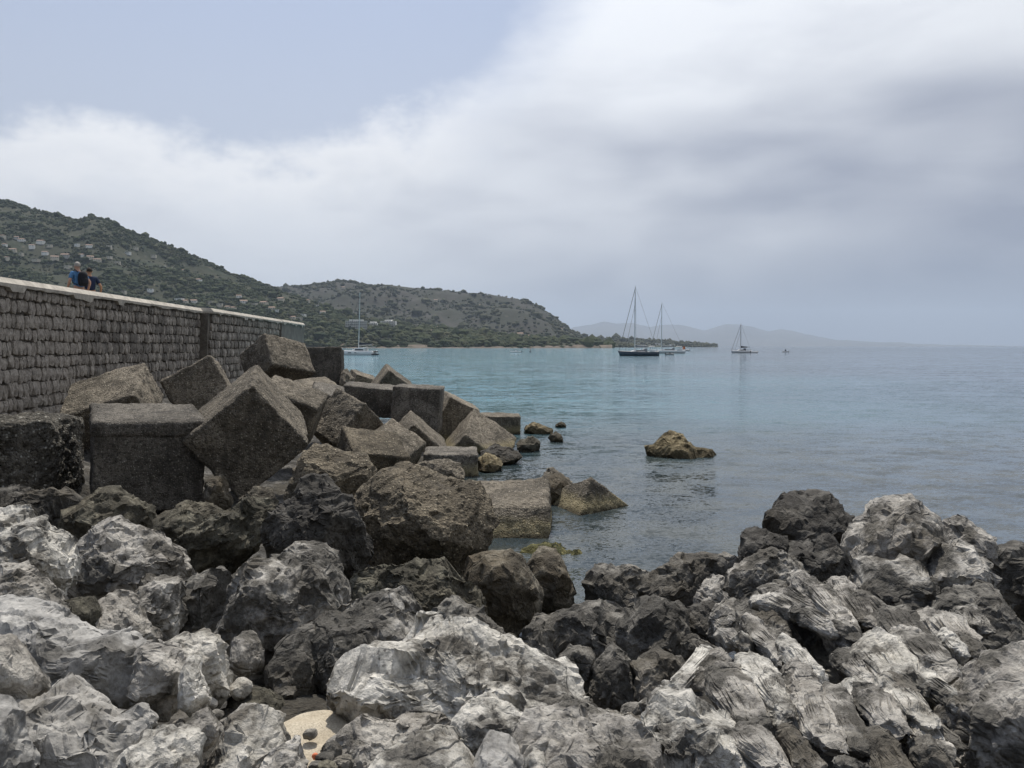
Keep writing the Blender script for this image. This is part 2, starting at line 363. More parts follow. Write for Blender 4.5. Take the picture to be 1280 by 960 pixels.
ii = np.arange((len(ys) - 1) * (nx - 1)); r_, c_ = ii // (nx - 1), ii % (nx - 1)
gf = np.stack([r_ * nx + c_, r_ * nx + c_ + 1, (r_ + 1) * nx + c_ + 1, (r_ + 1) * nx + c_], 1)
tag(link('shore_ground', mesh_np('shore_ground', np.stack([gx, gy, gz], 1), gf, M['ground'])), kind='structure')

# ------------------------------------------------------------------ hills and coast
def hill_mat(name, a, b, c, sc=1.):
    m, t = new_mat(name); pos = t.node('ShaderNodeNewGeometry').outputs['Position']
    n = t.noise(pos, .010 * sc, 6., .6); n2 = t.noise(pos, .05 * sc, 6., .65); n3 = t.noise(pos, .004 * sc, 4.)
    col = t.mix(t.ss(n, .38, .6), a, b); col = t.mix(t.ss(n2, .56, .68, 0., .8), col, c); col = t.mix(t.ss(n3, .5, .7, 0., .5), col, b)
    finish(t, col, .95, t.bump(n2, .6, 6.), .1); return m
def foliage_mat(name, a, b, hue=(.09, .08, .045)):
    m, t = new_mat(name); g = t.node('ShaderNodeNewGeometry'); isl = g.outputs['Random Per Island']
    n = t.noise(g.outputs['Position'], .012, 4.); n2 = t.noise(g.outputs['Position'], .5, 3.)
    c = t.mix(isl, a, b); c = t.mix(t.ss(n, .5, .66, 0., .35), c, hue); k = t.ss(n2, .3, .7, .75, 1.25); c = t.mix(1., c, t.comb(k, k, k), 'MULTIPLY')
    finish(t, c, .95, None, .1); return m
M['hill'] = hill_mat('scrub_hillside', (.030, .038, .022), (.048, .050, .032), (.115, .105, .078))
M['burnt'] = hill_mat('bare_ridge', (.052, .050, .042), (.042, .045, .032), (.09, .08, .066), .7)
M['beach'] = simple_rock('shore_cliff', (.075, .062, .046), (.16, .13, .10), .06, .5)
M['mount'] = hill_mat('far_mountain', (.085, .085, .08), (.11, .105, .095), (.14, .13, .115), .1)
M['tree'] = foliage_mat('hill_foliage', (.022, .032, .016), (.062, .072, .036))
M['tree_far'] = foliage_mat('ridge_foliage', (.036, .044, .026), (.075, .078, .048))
class Hill:
    def __init__(s, ridge, db, dr, power, seed, amp):
        s.px = np.array([q[0] for q in ridge], float); s.py = np.array([q[1] for q in ridge], float)
        s.db, s.dr, s.power, s.seed, s.amp = db, dr, power, seed, amp
    def pt(s, px, t):
        px = np.asarray(px, float); t = np.asarray(t, float)
        lo, hi = s.px[0], s.px[-1]; u = (px - lo) / (hi - lo)
        db = s.db[0] + (s.db[1] - s.db[0]) * u; dr = s.dr[0] + (s.dr[1] - s.dr[0]) * u
        d = db + (dr - db) * t; X = d * (px - 640) / FPX
        py = np.interp(px, s.px, s.py); zr = EYE + dr * (433 - py) / FPX
        prof = np.where(t <= 1, np.clip(t, 0, 1) ** s.power, 1 - (t - 1) * 1.4)
        p = np.stack([X, d, np.zeros_like(d)], 1)
        nz = fbm(p / 260. + s.seed, s.seed, 4) * s.amp * np.clip(t * 3, 0, 1) * (1 - .86 * np.exp(-((t - 1) / .10) ** 2))
        nz = nz + fbm(p / 45. + 5, s.seed + 3, 2) * s.amp * .10
        z = zr * prof + nz * np.clip(zr / 90., .08, 1.) - np.where(t < .02, 3., 0)
        return np.stack([X, d, z], 1)
    def mesh(s, name, nc, nr, mat):
        c = np.linspace(s.px[0], s.px[-1], nc); r = np.concatenate([[0., .004], np.linspace(.01, 1.3, nr)]); gc, gr = np.meshgrid(c, r)
        v = s.pt(gc.ravel(), gr.ravel()); n = len(r)
        k = np.arange((n - 1) * (nc - 1)); a, b = k // (nc - 1), k % (nc - 1)
        return tag(link(name, mesh_np(name, v, np.stack([a * nc + b, a * nc + b + 1, (a + 1) * nc + b + 1, (a + 1) * nc + b], 1), mat)), kind='structure')
    def trees(s, name, n, rad, mat, label, dens=.1, crest=.0, tmax=1.03, lo=None, hi=None, tmin=.01):
        v0, f0 = ico(1)
        lo = s.px[0] if lo is None else lo; hi = s.px[-1] if hi is None else hi
        px = rng.uniform(lo, hi, n * 2); tt = rng.uniform(tmin, tmax, n * 2)
        k = int(n * crest); tt[:k] = rng.normal(.99, .02, k)
        q = s.pt(px, tt); keep = (fbm(q / 70., 31, 3) > rng.normal(dens, .16, len(q))) | (np.arange(len(q)) < k)
        q = q[keep][:n]; m = len(q)
        size = rad * rng.lognormal(0, .48, m); st = np.stack([size * rng.uniform(.9, 1.35, m), size * rng.uniform(.9, 1.35, m), size * rng.uniform(.65, 1.15, m)], 1)
        V = v0[None] * st[:, None] * rng.uniform(.72, 1.25, (m, len(v0), 1)); V = V + q[:, None]; V[:, :, 2] += size[:, None] * .35
        F = f0[None] + (np.arange(m) * len(v0))[:, None, None]
        return tag(link(name, mesh_np(name, V.reshape(-1, 3), F.reshape(-1, 3), mat, smooth=False)), label, 'woodland', None, 'stuff')
near_hill = Hill([(-260, 212), (0, 250), (40, 260), (80, 272), (104, 276), (116, 271), (140, 275), (160, 288), (185, 297), (220, 309), (260, 327), (300, 345), (345, 360), (380, 374), (410, 386), (450, 398), (500, 407), (560, 413), (620, 418), (680, 423), (730, 428), (765, 433)], (1300, 1750), (2300, 2050), .80, 11, 46)
mid_ridge = Hill([(250, 368), (345, 361), (380, 359), (400, 357), (430, 353), (450, 356), (480, 359), (520, 362), (560, 368), (600, 375), (640, 378), (665, 381), (690, 395), (710, 411), (730, 422), (765, 430), (800, 433)], (2300, 2500), (3700, 3500), .75, 23, 60)
cape = Hill([(640, 431), (700, 428), (730, 425), (760, 424), (800, 425), (840, 427.5), (880, 431), (897, 433)], (3400, 3700), (4300, 4300), .6, 41, 14)
mounts = Hill([(640, 428), (690, 421), (718, 408), (740, 405), (755, 401), (772, 404), (790, 403), (812, 408), (830, 405), (848, 405), (862, 408), (880, 413), (897, 407), (908, 404), (925, 405), (940, 408), (960, 414), (975, 411), (990, 413), (1010, 418), (1040, 424), (1090, 427), (1180, 431), (1320, 433)], (21000, 21000), (25500, 25500), .8, 57, 60)
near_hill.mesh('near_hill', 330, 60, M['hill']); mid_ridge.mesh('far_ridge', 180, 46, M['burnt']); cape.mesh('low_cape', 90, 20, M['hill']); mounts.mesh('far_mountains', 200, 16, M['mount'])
near_hill.trees('hillside_woodland', 36000, 2.3, M['tree'], 'dark green scrub and trees covering the near hillside', -.12, .03)
near_hill.trees('coast_woodland', 2600, 4.2, M['tree'], 'denser band of trees along the low coast behind the beach', -.25, .12, .75, 400, 765, .05)
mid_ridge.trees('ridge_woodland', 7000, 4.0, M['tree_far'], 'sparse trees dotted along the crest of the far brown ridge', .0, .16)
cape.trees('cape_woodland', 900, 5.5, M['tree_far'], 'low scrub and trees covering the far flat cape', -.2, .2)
# a pale strip of beach and low cliff at the foot of the coast
c_ = np.linspace(380, 765, 130); foot = near_hill.pt(c_, np.full(130, .03)); bk = near_hill.pt(c_, np.full(130, .075)); fr = near_hill.pt(c_, np.full(130, .0))
hgt = 3.0 + 5.5 * sstep(c_, 640, 730) + 2.2 * fbm(np.stack([c_ / 9, c_ * 0, c_ * 0], 1), 4, 3)
V = np.concatenate([np.stack([fr[:, 0], fr[:, 1] - 6, np.full(130, -1.)], 1), np.stack([fr[:, 0], fr[:, 1] - 2, np.full(130, .7)], 1), np.stack([foot[:, 0], foot[:, 1], hgt * .8], 1), np.stack([bk[:, 0], bk[:, 1], np.maximum(bk[:, 2], 0) + .6], 1)])
F = [[r_ * 130 + k, r_ * 130 + k + 1, (r_ + 1) * 130 + k + 1, (r_ + 1) * 130 + k] for r_ in range(3) for k in range(129)]
tag(link('far_beach', mesh_np('far_beach', V, F, M['beach'])), kind='structure')

# ------------------------------------------------------------------ haze
M['haze'] = bpy.data.materials.new('haze'); M['haze'].use_nodes = True; t = NT(M['haze'].node_tree)
pv = t.node('ShaderNodeVolumePrincipled'); t.put(pv, 'Color', (.70, .83, 1.)); t.put(pv, 'Density', 4.6e-5); t.put(pv, 'Anisotropy', .1)
t.node('ShaderNodeOutputMaterial', Volume=pv)
tag(MB().box((-32000, -300, -6), (32000, 31500, 1400)).build('haze', M['haze']), 'pale sea haze hanging over the bay', 'haze', None, 'stuff')

# ------------------------------------------------------------------ sea wall with its stones, coping and promenade
def wall_x(y): return -12.06 - .081 * (y - 19.3)
WTOP = 5.02; WBASE = 1.35
wall = tag(empty('sea_wall', (wall_x(19.3), 19.3, WBASE)), 'long dark masonry sea wall with pale concrete coping above the blocks', 'wall')
def wpt(y, z, out=0.):
    """a point on the wall face, in the wall's own frame; the face flares out a little at its head and foot"""
    u = (z - WBASE) / (WTOP - WBASE); fl = .22 * max(0, u - .45) ** 1.5 + .30 * max(0, .28 - u) ** 1.3
    return Vector((wall_x(y) + fl + out - wall_x(19.3), y - 19.3, z - WBASE))
Y1, Y2, Y3 = 35.0, 49.6, 57.5; STEP = .42
def core(y0, y1, out, name, mat, zlo=WBASE - .6, back=1.1):
    mb = MB(); zs = np.linspace(zlo, WTOP, 9); yy = np.linspace(y0, y1, 12); rings = []
    V = []; F = []
    for y_ in yy:
        for z_ in zs: V.append(wpt(y_, z_, out))
        V.append(Vector((wall_x(y_) - back - wall_x(19.3), y_ - 19.3, WTOP - WBASE))); V.append(Vector((wall_x(y_) - back - wall_x(19.3), y_ - 19.3, zlo - WBASE)))
    n = len(zs) + 2
    return mb.loft([V[i * n:(i + 1) * n] for i in range(len(yy))]).build(name, mat, wall)
core(11.0, Y1, -.10, 'wall_core', M['mortar']); core(Y1 - .05, Y2, STEP - .10, 'wall_core', M['mortar']); core(Y2 - .05, Y3, STEP + .12, 'concrete_end', M['pier'])
def stone_meshes(n, w, h, dp, seed):
    out = []; r_ = random.Random(seed)
    for k in range(n):
        bm = bmesh.new(); bmesh.ops.create_cube(bm, size=2.0); bmesh.ops.subdivide_edges(bm, edges=bm.edges[:], cuts=1, use_grid_fill=True)
        for v in bm.verts:
            c = v.co; ey, ez = abs(c.y) > .9, abs(c.z) > .9
            f = (.80 if ey and ez else 1.) * r_.uniform(.92, 1.07); x_ = c.x
            if c.x > .9: x_ = (.45 if ey and ez else .74 if ey or ez else .9) + r_.uniform(-.16, .16); f *= .97 if ey or ez else 1
            v.co = Vector((x_ * dp / 2, c.y * w / 2 * f, c.z * h / 2 * f))
        bmesh.ops.delete(bm, geom=[q for q in bm.faces if all(v.co.x < -dp * .3 for v in q.verts)], context='FACES')
        me = bpy.data.meshes.new('stone'); bm.to_mesh(me); bm.free(); me.materials.append(M['wallstone']); me.polygons.foreach_set('use_smooth', [False] * len(me.polygons)); out.append(me)
    return out
STONES = stone_meshes(14, 1., 1., 1., 5)
def courses(y0, y1, out, ch, wmean, seed, jit=1.):
    r_ = random.Random(seed); res = []; z = WBASE - .35; row = 0
    while z < WTOP - .06:
        hh = ch * r_.uniform(.88, 1.12)
        if z + hh > WTOP - .12: hh = WTOP - z
        y_ = y0 + r_.uniform(0, wmean)
        while y_ < y1:
            w = wmean * r_.uniform(.66, 1.4)
            if y_ + w > y1: w = y1 - y_
            if w > .08:
                hs = hh * r_.uniform(.90, 1.05)
                res.append((wpt(y_ + w / 2, z + hh / 2 + r_.uniform(-.035, .035) * jit, out - .05 + r_.uniform(-.02, .02) * jit), (.16 * r_.uniform(.8, 1.2), w * 1.0, hs * 1.03), r_.gauss(0, .05) * jit, r_.randrange(14)))
            y_ += w
        z += hh; row += 1
    return res
near = courses(13.5, Y1, 0., .345, .235, 3); far = courses(Y1, Y2, STEP, .36, .30, 8, .6)
def mat4(loc, sc, tilt):
    return Matrix.Translation(loc) @ Matrix.Rotation(math.atan(-.081) * -1, 4, 'Z') @ Matrix.Rotation(tilt, 4, 'X') @ Matrix.Diagonal((*sc, 1))
vis = [q for q in near if q[0].y > -1.6]; vis.sort(key=lambda q: q[0].y)
rest = [q for q in near if q[0].y <= -1.6] + vis[300:] + far
for loc, sc, tilt, k in vis[:300]:
    o = link('stone', STONES[k], wall); o.matrix_local = mat4(loc, sc, tilt)
# the dark return where the far length of wall steps out, and the many smaller stones beyond
ret = [(Vector((wall_x(Y1) - wall_x(19.3) + .12 + STEP / 2 - .06, Y1 - 19.3 - .02, (z_ + .17) - WBASE)), (.1, .1, .1), 0, k % 14) for k, z_ in enumerate(np.arange(WBASE, WTOP - .2, .36))]
SV = [np.array([v.co[:] for v in me.vertices]) for me in STONES]; SF = [np.array([p.vertices[:] for p in me.polygons]) for me in STONES]
V = []; F = []; b = 0
for loc, sc, tilt, k in rest:
    m4 = np.array(mat4(loc, sc, tilt)); v = SV[k] @ m4[:3, :3].T + m4[:3, 3]; V.append(v); F.append(SF[k] + b); b += len(v)
tag(link('stonework', mesh_np('stonework', np.concatenate(V), np.concatenate(F), M['wallstone'], smooth=False), wall), kind='stuff')
# coping: a weathered concrete strip with a sloping face and a ragged lower edge
yy = np.linspace(11, Y3 - .3, 420); V = []; F = []
for k, y_ in enumerate(yy):
    o_ = .10 + (STEP if y_ > Y1 else 0) * sstep(np.array(y_), Y1 - .05, Y1 + .05) + .1 * (y_ > Y2)
    rag = .055 * float(fbm(np.array([[y_ * 2.1, 0, 0]]), 3, 3)[0]) + (.10 if float(vnoise(np.array([[y_ * 1.3, 4, 0]]), 9)[0]) > .62 else 0.)
    hgt = .21
    V += [wpt(y_, WTOP - rag - .01, o_), wpt(y_, WTOP + .07, o_ + .01), wpt(y_, WTOP + hgt, o_ - .13), wpt(y_, WTOP + hgt + .012, o_ - .6), wpt(y_, WTOP - .01, o_ - .6)]
for k in range(len(yy) - 1):
    for j in range(5): F.append((k * 5 + j, k * 5 + (j + 1) % 5, (k + 1) * 5 + (j + 1) % 5, (k + 1) * 5 + j))
mbx = MB(); mbx.v = V; mbx.f = F + [(0, 1, 2, 3, 4), tuple(range((len(yy) - 1) * 5, len(yy) * 5))]; mbx.build('coping', M['coping'], wall)
tag(MB().loft([[(wall_x(y_) - .95, y_, 4.42), (wall_x(y_) - 7, y_, 4.42), (wall_x(y_) - 7, y_, -2), (wall_x(y_) - .95, y_, -2)] for y_ in (8, 24, 40, Y3)]).build('promenade', M['pier']), kind='structure')

# ------------------------------------------------------------------ concrete armour blocks
def grid_cube(n):
    g = np.linspace(-1, 1, n + 1); a, b = np.meshgrid(g, g); a, b = a.ravel(), b.ravel(); o = np.ones_like(a)
    fs = [np.stack(q, 1) for q in ((a, b, o), (b, a, -o), (o, a, b), (-o, b, a), (b, o, a), (a, -o, b))]
    k = np.arange(n * n); r_, c_ = k // n, k % n; q = np.stack([r_ * (n + 1) + c_, r_ * (n + 1) + c_ + 1, (r_ + 1) * (n + 1) + c_ + 1, (r_ + 1) * (n + 1) + c_], 1)
    V = np.concatenate(fs); F = np.concatenate([q + i * (n + 1) ** 2 for i in range(6)])
    key = np.round(V * 10000).astype(int); _, idx, inv = np.unique(key, axis=0, return_index=True, return_inverse=True)
    return V[idx], inv.ravel()[F]
CUBE = {n: grid_cube(n) for n in (30, 44, 60)}
def block(name, loc, rot, dims, mat, label, seed, n=44, rad=.10, rough=.03, seam=False, batter=0.):
    v, f = CUBE[n]; h = np.array(dims) / 2
    # concentrate points towards the edges a little, then round the arrises unevenly
    v = np.sign(v) * np.abs(v) ** .86; p = v * h
    rr = rad * (1.1 + .9 * fbm(p * 1.3 + seed, seed, 3)); rr = np.clip(rr, .02, .34)[:, None]
    inner = np.clip(p, -(h - rr), h - rr); dv = p - inner; ln = np.linalg.norm(dv, axis=1, keepdims=True)
    p = inner + dv / np.maximum(ln, 1e-6) * np.minimum(rr, ln) if True else p
    nrm = vnormals(p, f[:, :3])
    edge = np.clip(1 - np.sort(h - np.abs(p), axis=1)[:, 1] / .22, 0, 1)
    dsp = rough * (1.2 * fbm(p * 1.5 + seed, seed + 1, 3) + .9 * fbm(p * 5. + seed, seed + 2, 3) + .5 * fbm(p * 14. + seed, seed + 5, 2)) - edge * rough * 1.8 * np.clip(fbm(p * 3.5 + 4 + seed, seed + 3, 3) + .15, 0, 1)
    dsp -= .5 * rough * sstep(vnoise(p * 6.5 + seed, seed + 9), .45, .75)
    if seam: dsp = dsp - .035 * np.exp(-((p[:, 2] - (h[2] - .27) + .02 * vnoise(p * 3, 2)) / .018) ** 2) + .03 * (p[:, 2] > h[2] - .27)
    p = p + nrm * dsp[:, None]
    if batter: p[:, 1] -= batter * (h[2] - p[:, 2]) * np.clip(-p[:, 1] / h[1], 0, 1)
    o = link(name, mesh_np(name, p, f, mat), None, loc); o.rotation_euler = rot
    return tag(o, label, 'concrete block')
BLK = {
 'A': ((-10.00, 16.26, 1.40), (-0.014, -0.032, 0.210), (2.21, 1.92, 1.5), 'conc_rough', 'deeply eroded dark block with coarse pebbly top beside the seamed block'),
 'B': ((-7.39, 16.47, 1.40), (0.106, 0.033, 0.490), (1.97, 2.13, 1.75), 'conc_grey', 'upright concrete block with a horizontal seam below its flat pale top'),
 'C': ((-10.11, 20.68, 2.09), (0.518, -0.291, 0.088), (1.94, 1.70, 1.13), 'concrete', 'tilted concrete slab leaning on the wall behind the seamed block'),
 'D': ((-9.04, 23.88, 2.24), (-0.161, -0.491, 0.305), (1.57, 1.72, 1.5), 'concrete', 'concrete block tilted on its corner close under the masonry wall'),
 'E': ((-8.45, 29.52, 2.96), (0.995, 0.166, 0.958), (1.94, 1.35, 1.5), 'concrete', 'highest concrete cube tipped on edge against the wall end'),
 'F': ((-8.79, 38.33, 2.55), (-0.108, -0.015, 0.131), (1.73, 1.79, 1.9), 'conc_grey', 'square upright block next to the tipped cube at the wall end'),
 'G': ((-5.52, 17.13, 1.88), (0.232, 0.855, 0.448), (1.66, 2.43, 1.75), 'concrete', 'large cube standing on its corner with a pointed roof-like top'),
 'I': ((-4.56, 22.53, 1.38), (0.914, 0.327, -0.652), (1.24, 1.40, 1.3), 'concrete', 'tilted cube showing one sloping speckled face and one dark overhang'),
 'J': ((-5.37, 30.77, 1.60), (0.059, 0.108, 0.096), (1.85, 1.55, 1.1), 'conc_grey', 'flat-topped slab block lying below the square upright block'),
 'K': ((-3.33, 29.01, 1.40), (0.009, 0.062, 0.003), (1.65, 1.89, 1.6), 'conc_grey', 'upright rounded-edge cube on the seaward shoulder of the block pile'),
 'Q': ((-0.55, 34.33, 0.10), (0.023, 0.017, 0.012), (1.77, 1.61, 1.3), 'concrete', 'low square block standing in the sea at the pile\'s outer end'),
 'T': ((-1.75, 23.27, 0.20), (0.030, 0.018, 0.078), (1.54, 1.53, 0.9), 'conc_grey', 'low flat block undercut at its foot just above the water'),
 'U': ((-0.39, 16.82, 0.02), (0.060, -0.036, -0.048), (2.39, 2.34, 1.15), 'concrete', 'wide level slab with pale ochre weathered front at the water'),
 'W': ((1.73, 18.30, -0.50), (-0.524, 0.637, 0.409), (1.66, 1.45, 1.4), 'concrete', 'half-sunk tilted block in the water with one lit and one dark face'),
}
for k, (nm, (loc, rot, dims, mt, lab)) in enumerate(BLK.items()):
    big = nm in 'ABGU'
    block('concrete_block', loc, rot, dims, M[mt], lab, 100 + 7 * k, 60 if big else 30 if nm in 'FJKQT' else 44, .055 if nm != 'A' else .15, .026 if nm != 'A' else .075, nm == 'B', .8 if nm == 'U' else 0.)

for k, (px, py, d, dims, rot, mt, lab) in enumerate([
 (463, 576, 20.0, (1.45, 1.3, 1.1), (.42, .16, .5), 'conc_brown', 'tilted wedge-like block between the tilted cube and the undercut block'),
 (517, 561, 25.6, (1.5, 1.7, 1.5), (.25, .72, .35), 'concrete', 'peaked block below the upright rounded-edge cube'),
 (487, 570, 22.4, (1.25, 1.4, 1.25), (.3, .55, -.25), 'concrete', 'block tucked under the dark overhang of the tilted cube'),
 (362, 514, 21.2, (1.5, 1.2, 1.2), (.30, .38, .1), 'concrete', 'long sloping block behind the pointed cube'),
 (392, 499, 26.5, (1.35, 1.3, 1.1), (.2, -.12, .55), 'concrete', 'small dark block wedged below the highest tipped cube'),
 (596, 566, 28.5, (1.9, 1.9, 1.8), (.55, .62, .2), 'concrete', 'broad pyramid-topped block rising from the sea beside the low square block'),
 (566, 524, 31.0, (1.3, 1.4, 1.6), (.15, .45, .3), 'concrete', 'narrow tilted block seaward of the upright rounded-edge cube'),
 (488, 486, 40.0, (1.6, 1.6, 1.6), (.25, .62, .4), 'concrete', 'brown peaked block at the back of the pile near the water'),
 (452, 482, 42.0, (1.3, 1.3, 1.2), (.2, .3, .5), 'concrete', 'low tilted block behind the flat-topped slab block'),
 (408, 505, 25.5, (1.0, 1.1, 1.0), (.3, .2, .3), 'conc_grey', 'half-buried block behind the tilted cube'),
]): block('concrete_block', tuple(P(px, py, d)), rot, dims, M[mt], lab, 400 + 9 * k, 30, .055, .026)

# ------------------------------------------------------------------ boulders: each a closed body with the outline, size and distance of the real one
def radial(poly, n=360):
    poly = np.array(poly, float); x, y = poly.T; x2, y2 = np.roll(x, -1), np.roll(y, -1)
    cr = x * y2 - x2 * y; A = cr.sum() / 2; c = np.array([((x + x2) * cr).sum(), ((y + y2) * cr).sum()]) / (6 * A)
    q = poly - c; th = np.linspace(-math.pi, math.pi, n, endpoint=False); out = np.zeros(n)
    for i, a in enumerate(th):
        d = np.array([math.cos(a), math.sin(a)]); best = 0
        for k in range(len(q)):
            p0, p1 = q[k], q[(k + 1) % len(q)]; e = p1 - p0; den = d[0] * e[1] - d[1] * e[0]
            if abs(den) < 1e-9: continue
            s = (p0[0] * e[1] - p0[1] * e[0]) / den; u = (p0[0] * d[1] - p0[1] * d[0]) / den
            if s > 0 and -1e-6 <= u <= 1 + 1e-6: best = max(best, s)
        out[i] = best
    kern = np.exp(-np.linspace(-2, 2, 9) ** 2); kern /= kern.sum()
    out = np.convolve(np.concatenate([out[-4:], out, out[:4]]), kern, 'valid')
    return c, th, out
def weather(p, f, s, seed, style, planes=9, half=None, topcut=True, front=True):
    """break a smooth body into facets, ledges, cracks and pits; s = its mean radius in metres"""
    r_ = np.random.default_rng(seed); half = np.array(half)
    so = r_.uniform(-50, 50, 3)
    nrm = vnormals(p, f)
    p = p + nrm * (s * .07 * fbm(p / s * 1.25 + so, seed, 3))[:, None]
    q = p / half
    for k in range(int(planes * 2.6)):
        m = np.array([r_.uniform(-.9, .9), -r_.uniform(.25, 1.), r_.uniform(-.5, .6)]) if k % 4 else r_.normal(size=3)
        m /= np.linalg.norm(m); hgt = r_.uniform(.58, .86) if k % 4 else r_.uniform(.9, 1.02)
        if k == 0 and topcut: m = np.array([r_.uniform(-.25, .25), -.42, .9]); hgt = r_.uniform(.66, .80)       # a weathered top
        if k == 1 and front: m = np.array([r_.uniform(-.35, .35), -.93, -.35]); hgt = r_.uniform(.52, .66)      # and an undercut front
        if k < 2 and topcut or k == 1 and front: m /= np.linalg.norm(m)
        ex = np.clip(q @ m - hgt, 0, None); q = q - (ex * .97)[:, None] * m
    p = q * half
    nrm = vnormals(p, f)
    if style == 'bedded':      # strata that dip across the rock
        ax = np.array([.80, .30, .52]); ax /= np.linalg.norm(ax); b = np.array([-.52, .2, .83]); b /= np.linalg.norm(b)
        w = p @ b + .10 * s * fbm(p / s * 1.6 + so, seed + 1, 2)
        per = max(.09, s * .26); u = w / per + .6 * vnoise(np.stack([w / per * .7, w * 0, w * 0], 1), seed); fr = u - np.floor(u)
        p = p + nrm * (s * .065 * (sstep(fr, 0, .25) - sstep(fr, .72, 1.)) - .04 * s)[:, None]
    an = p + .16 * s * np.stack([vnoise(p / s * 2.1 + so + k * 9, seed + 40 + k) for k in range(3)], 1)
    Rm = np.array(Euler(r_.uniform(-.7, .7, 3)).to_matrix()); amp = {'smooth': .26, 'bedded': .48, 'rugged': .60, 'rib': .55}[style]
    # fractured faces at three sizes: the points of each cell are drawn onto one plane, the joints between cells are cracks
    for sc, flat, jit, k1, wd in ((1.25, .92, .42, .062, .07), (3.0, .78, .46, .034, .08), (6.8, .54, .50, .014, .10)):
        st = np.array([1., 1.2, .55]) if style == 'bedded' else np.array([1., .9, .8])
        nrm = vnormals(p, f)
        d1, d2, ids, h = worley((an @ Rm) / s * sc * st + so, seed + int(sc * 10))
        _, inv = np.unique(ids, axis=0, return_inverse=True); inv = inv.ravel(); m_ = inv.max() + 1; cnt = np.bincount(inv, minlength=m_)[:, None]
        cp_ = np.stack([np.bincount(inv, p[:, c], m_) for c in range(3)], 1) / cnt; cn_ = np.stack([np.bincount(inv, nrm[:, c], m_) for c in range(3)], 1) / cnt
        coh = np.linalg.norm(cn_, axis=1, keepdims=True); cn_ = cn_ / (coh + 1e-6) + jit * r_.normal(size=(m_, 3)) * .5; cn_ /= np.linalg.norm(cn_, axis=1, keepdims=True)
        w_ = (flat * np.clip((coh[:, 0] - .25) / .3, 0, 1))[inv] * (amp / .52) ** .5
        dd = np.clip(((cp_[inv] - p) * cn_[inv]).sum(1), -.35 * s / sc, .35 * s / sc)
        gap = (1 - sstep(d2 - d1, 0, wd)) * (h[:, 0] > -.4)
        p = p + cn_[inv] * (dd * np.minimum(w_, .95))[:, None] + nrm * (min(amp, .6) * s * (k1 * h[:, 3] - k1 * 1.9 * gap))[:, None]
    nrm = vnormals(p, f)
    ridge = 1 - np.abs(fbm(an / s * 2.6 + so, seed + 2, 4)) * 2
    p = p + nrm * (s * amp * (.020 * ridge - .010))[:, None]
    fs = min(1., s / .5)
    p = p + nrm * (.020 * fs * fbm(p * 8.5 + so, seed + 7, 3) - .022 * fs * sstep(vnoise(p * 10. + so, seed + 8), .35, .6))[:, None]
    return p
TRI = 0
def rock_body(poly, d, T, seed, style, sub, tilt=0., planes=9, under=.3, nose=.15):
    global TRI
    c, th, rad = radial(poly); k = d / FPX; v, f = ico(sub); TRI += len(f)
    ang = np.arctan2(v[:, 2], v[:, 0]); rr = np.interp(ang, np.append(th, math.pi), np.append(rad[::-1], rad[-1])) * k   # photo rows run downwards
    sp = np.hypot(v[:, 0], v[:, 2]); e = .80; sp2 = np.clip(sp, 0, 1) ** e; cp = np.sign(v[:, 1]) * np.abs(v[:, 1]) ** e
    zz = rr * sp2 * np.sin(ang); zn = zz - nose * float(rad.mean()) * k; p = np.stack([rr * sp2 * np.cos(ang), T * cp + tilt * np.maximum(zn, 0) + under * np.maximum(-zn, 0), zz], 1)
    s = float(np.sqrt(np.mean(rad ** 2))) * k
    p = weather(p, f, min(s, 1.1 * T + .3 * s), seed, style, planes, (max(np.ptp(p[:, 0]) / 2, .05), T, max(np.ptp(p[:, 2]) / 2, .05)), tilt > .65, under > 0)
    return p, f, P(c[0], c[1], d)
def level(poly):
    q = np.array(poly); w = max(np.ptp(q[:, 0]), np.ptp(q[:, 1])); return 6 if w > 150 else 5 if w > 48 else 4
def boulder(label, mat, d, T, poly, style='rugged', name='boulder', group=None, tilt=.25, parent=None, cat='boulder', planes=9, under=.3, nose=.15):
    global NB
    NB += 1; p, f, o_ = rock_body(poly, d, T, 1000 + 13 * NB, style, level(poly), tilt, planes, under, nose)
    me = mesh_np(name, p, f, M[mat]); me.set_sharp_from_angle(angle=R(28)); o = link(name, me, None, o_)
    if parent: o.parent = parent; o.location = Vector(o_) - parent.location
    else: tag(o, label, cat, group)
    return o
NB = 0
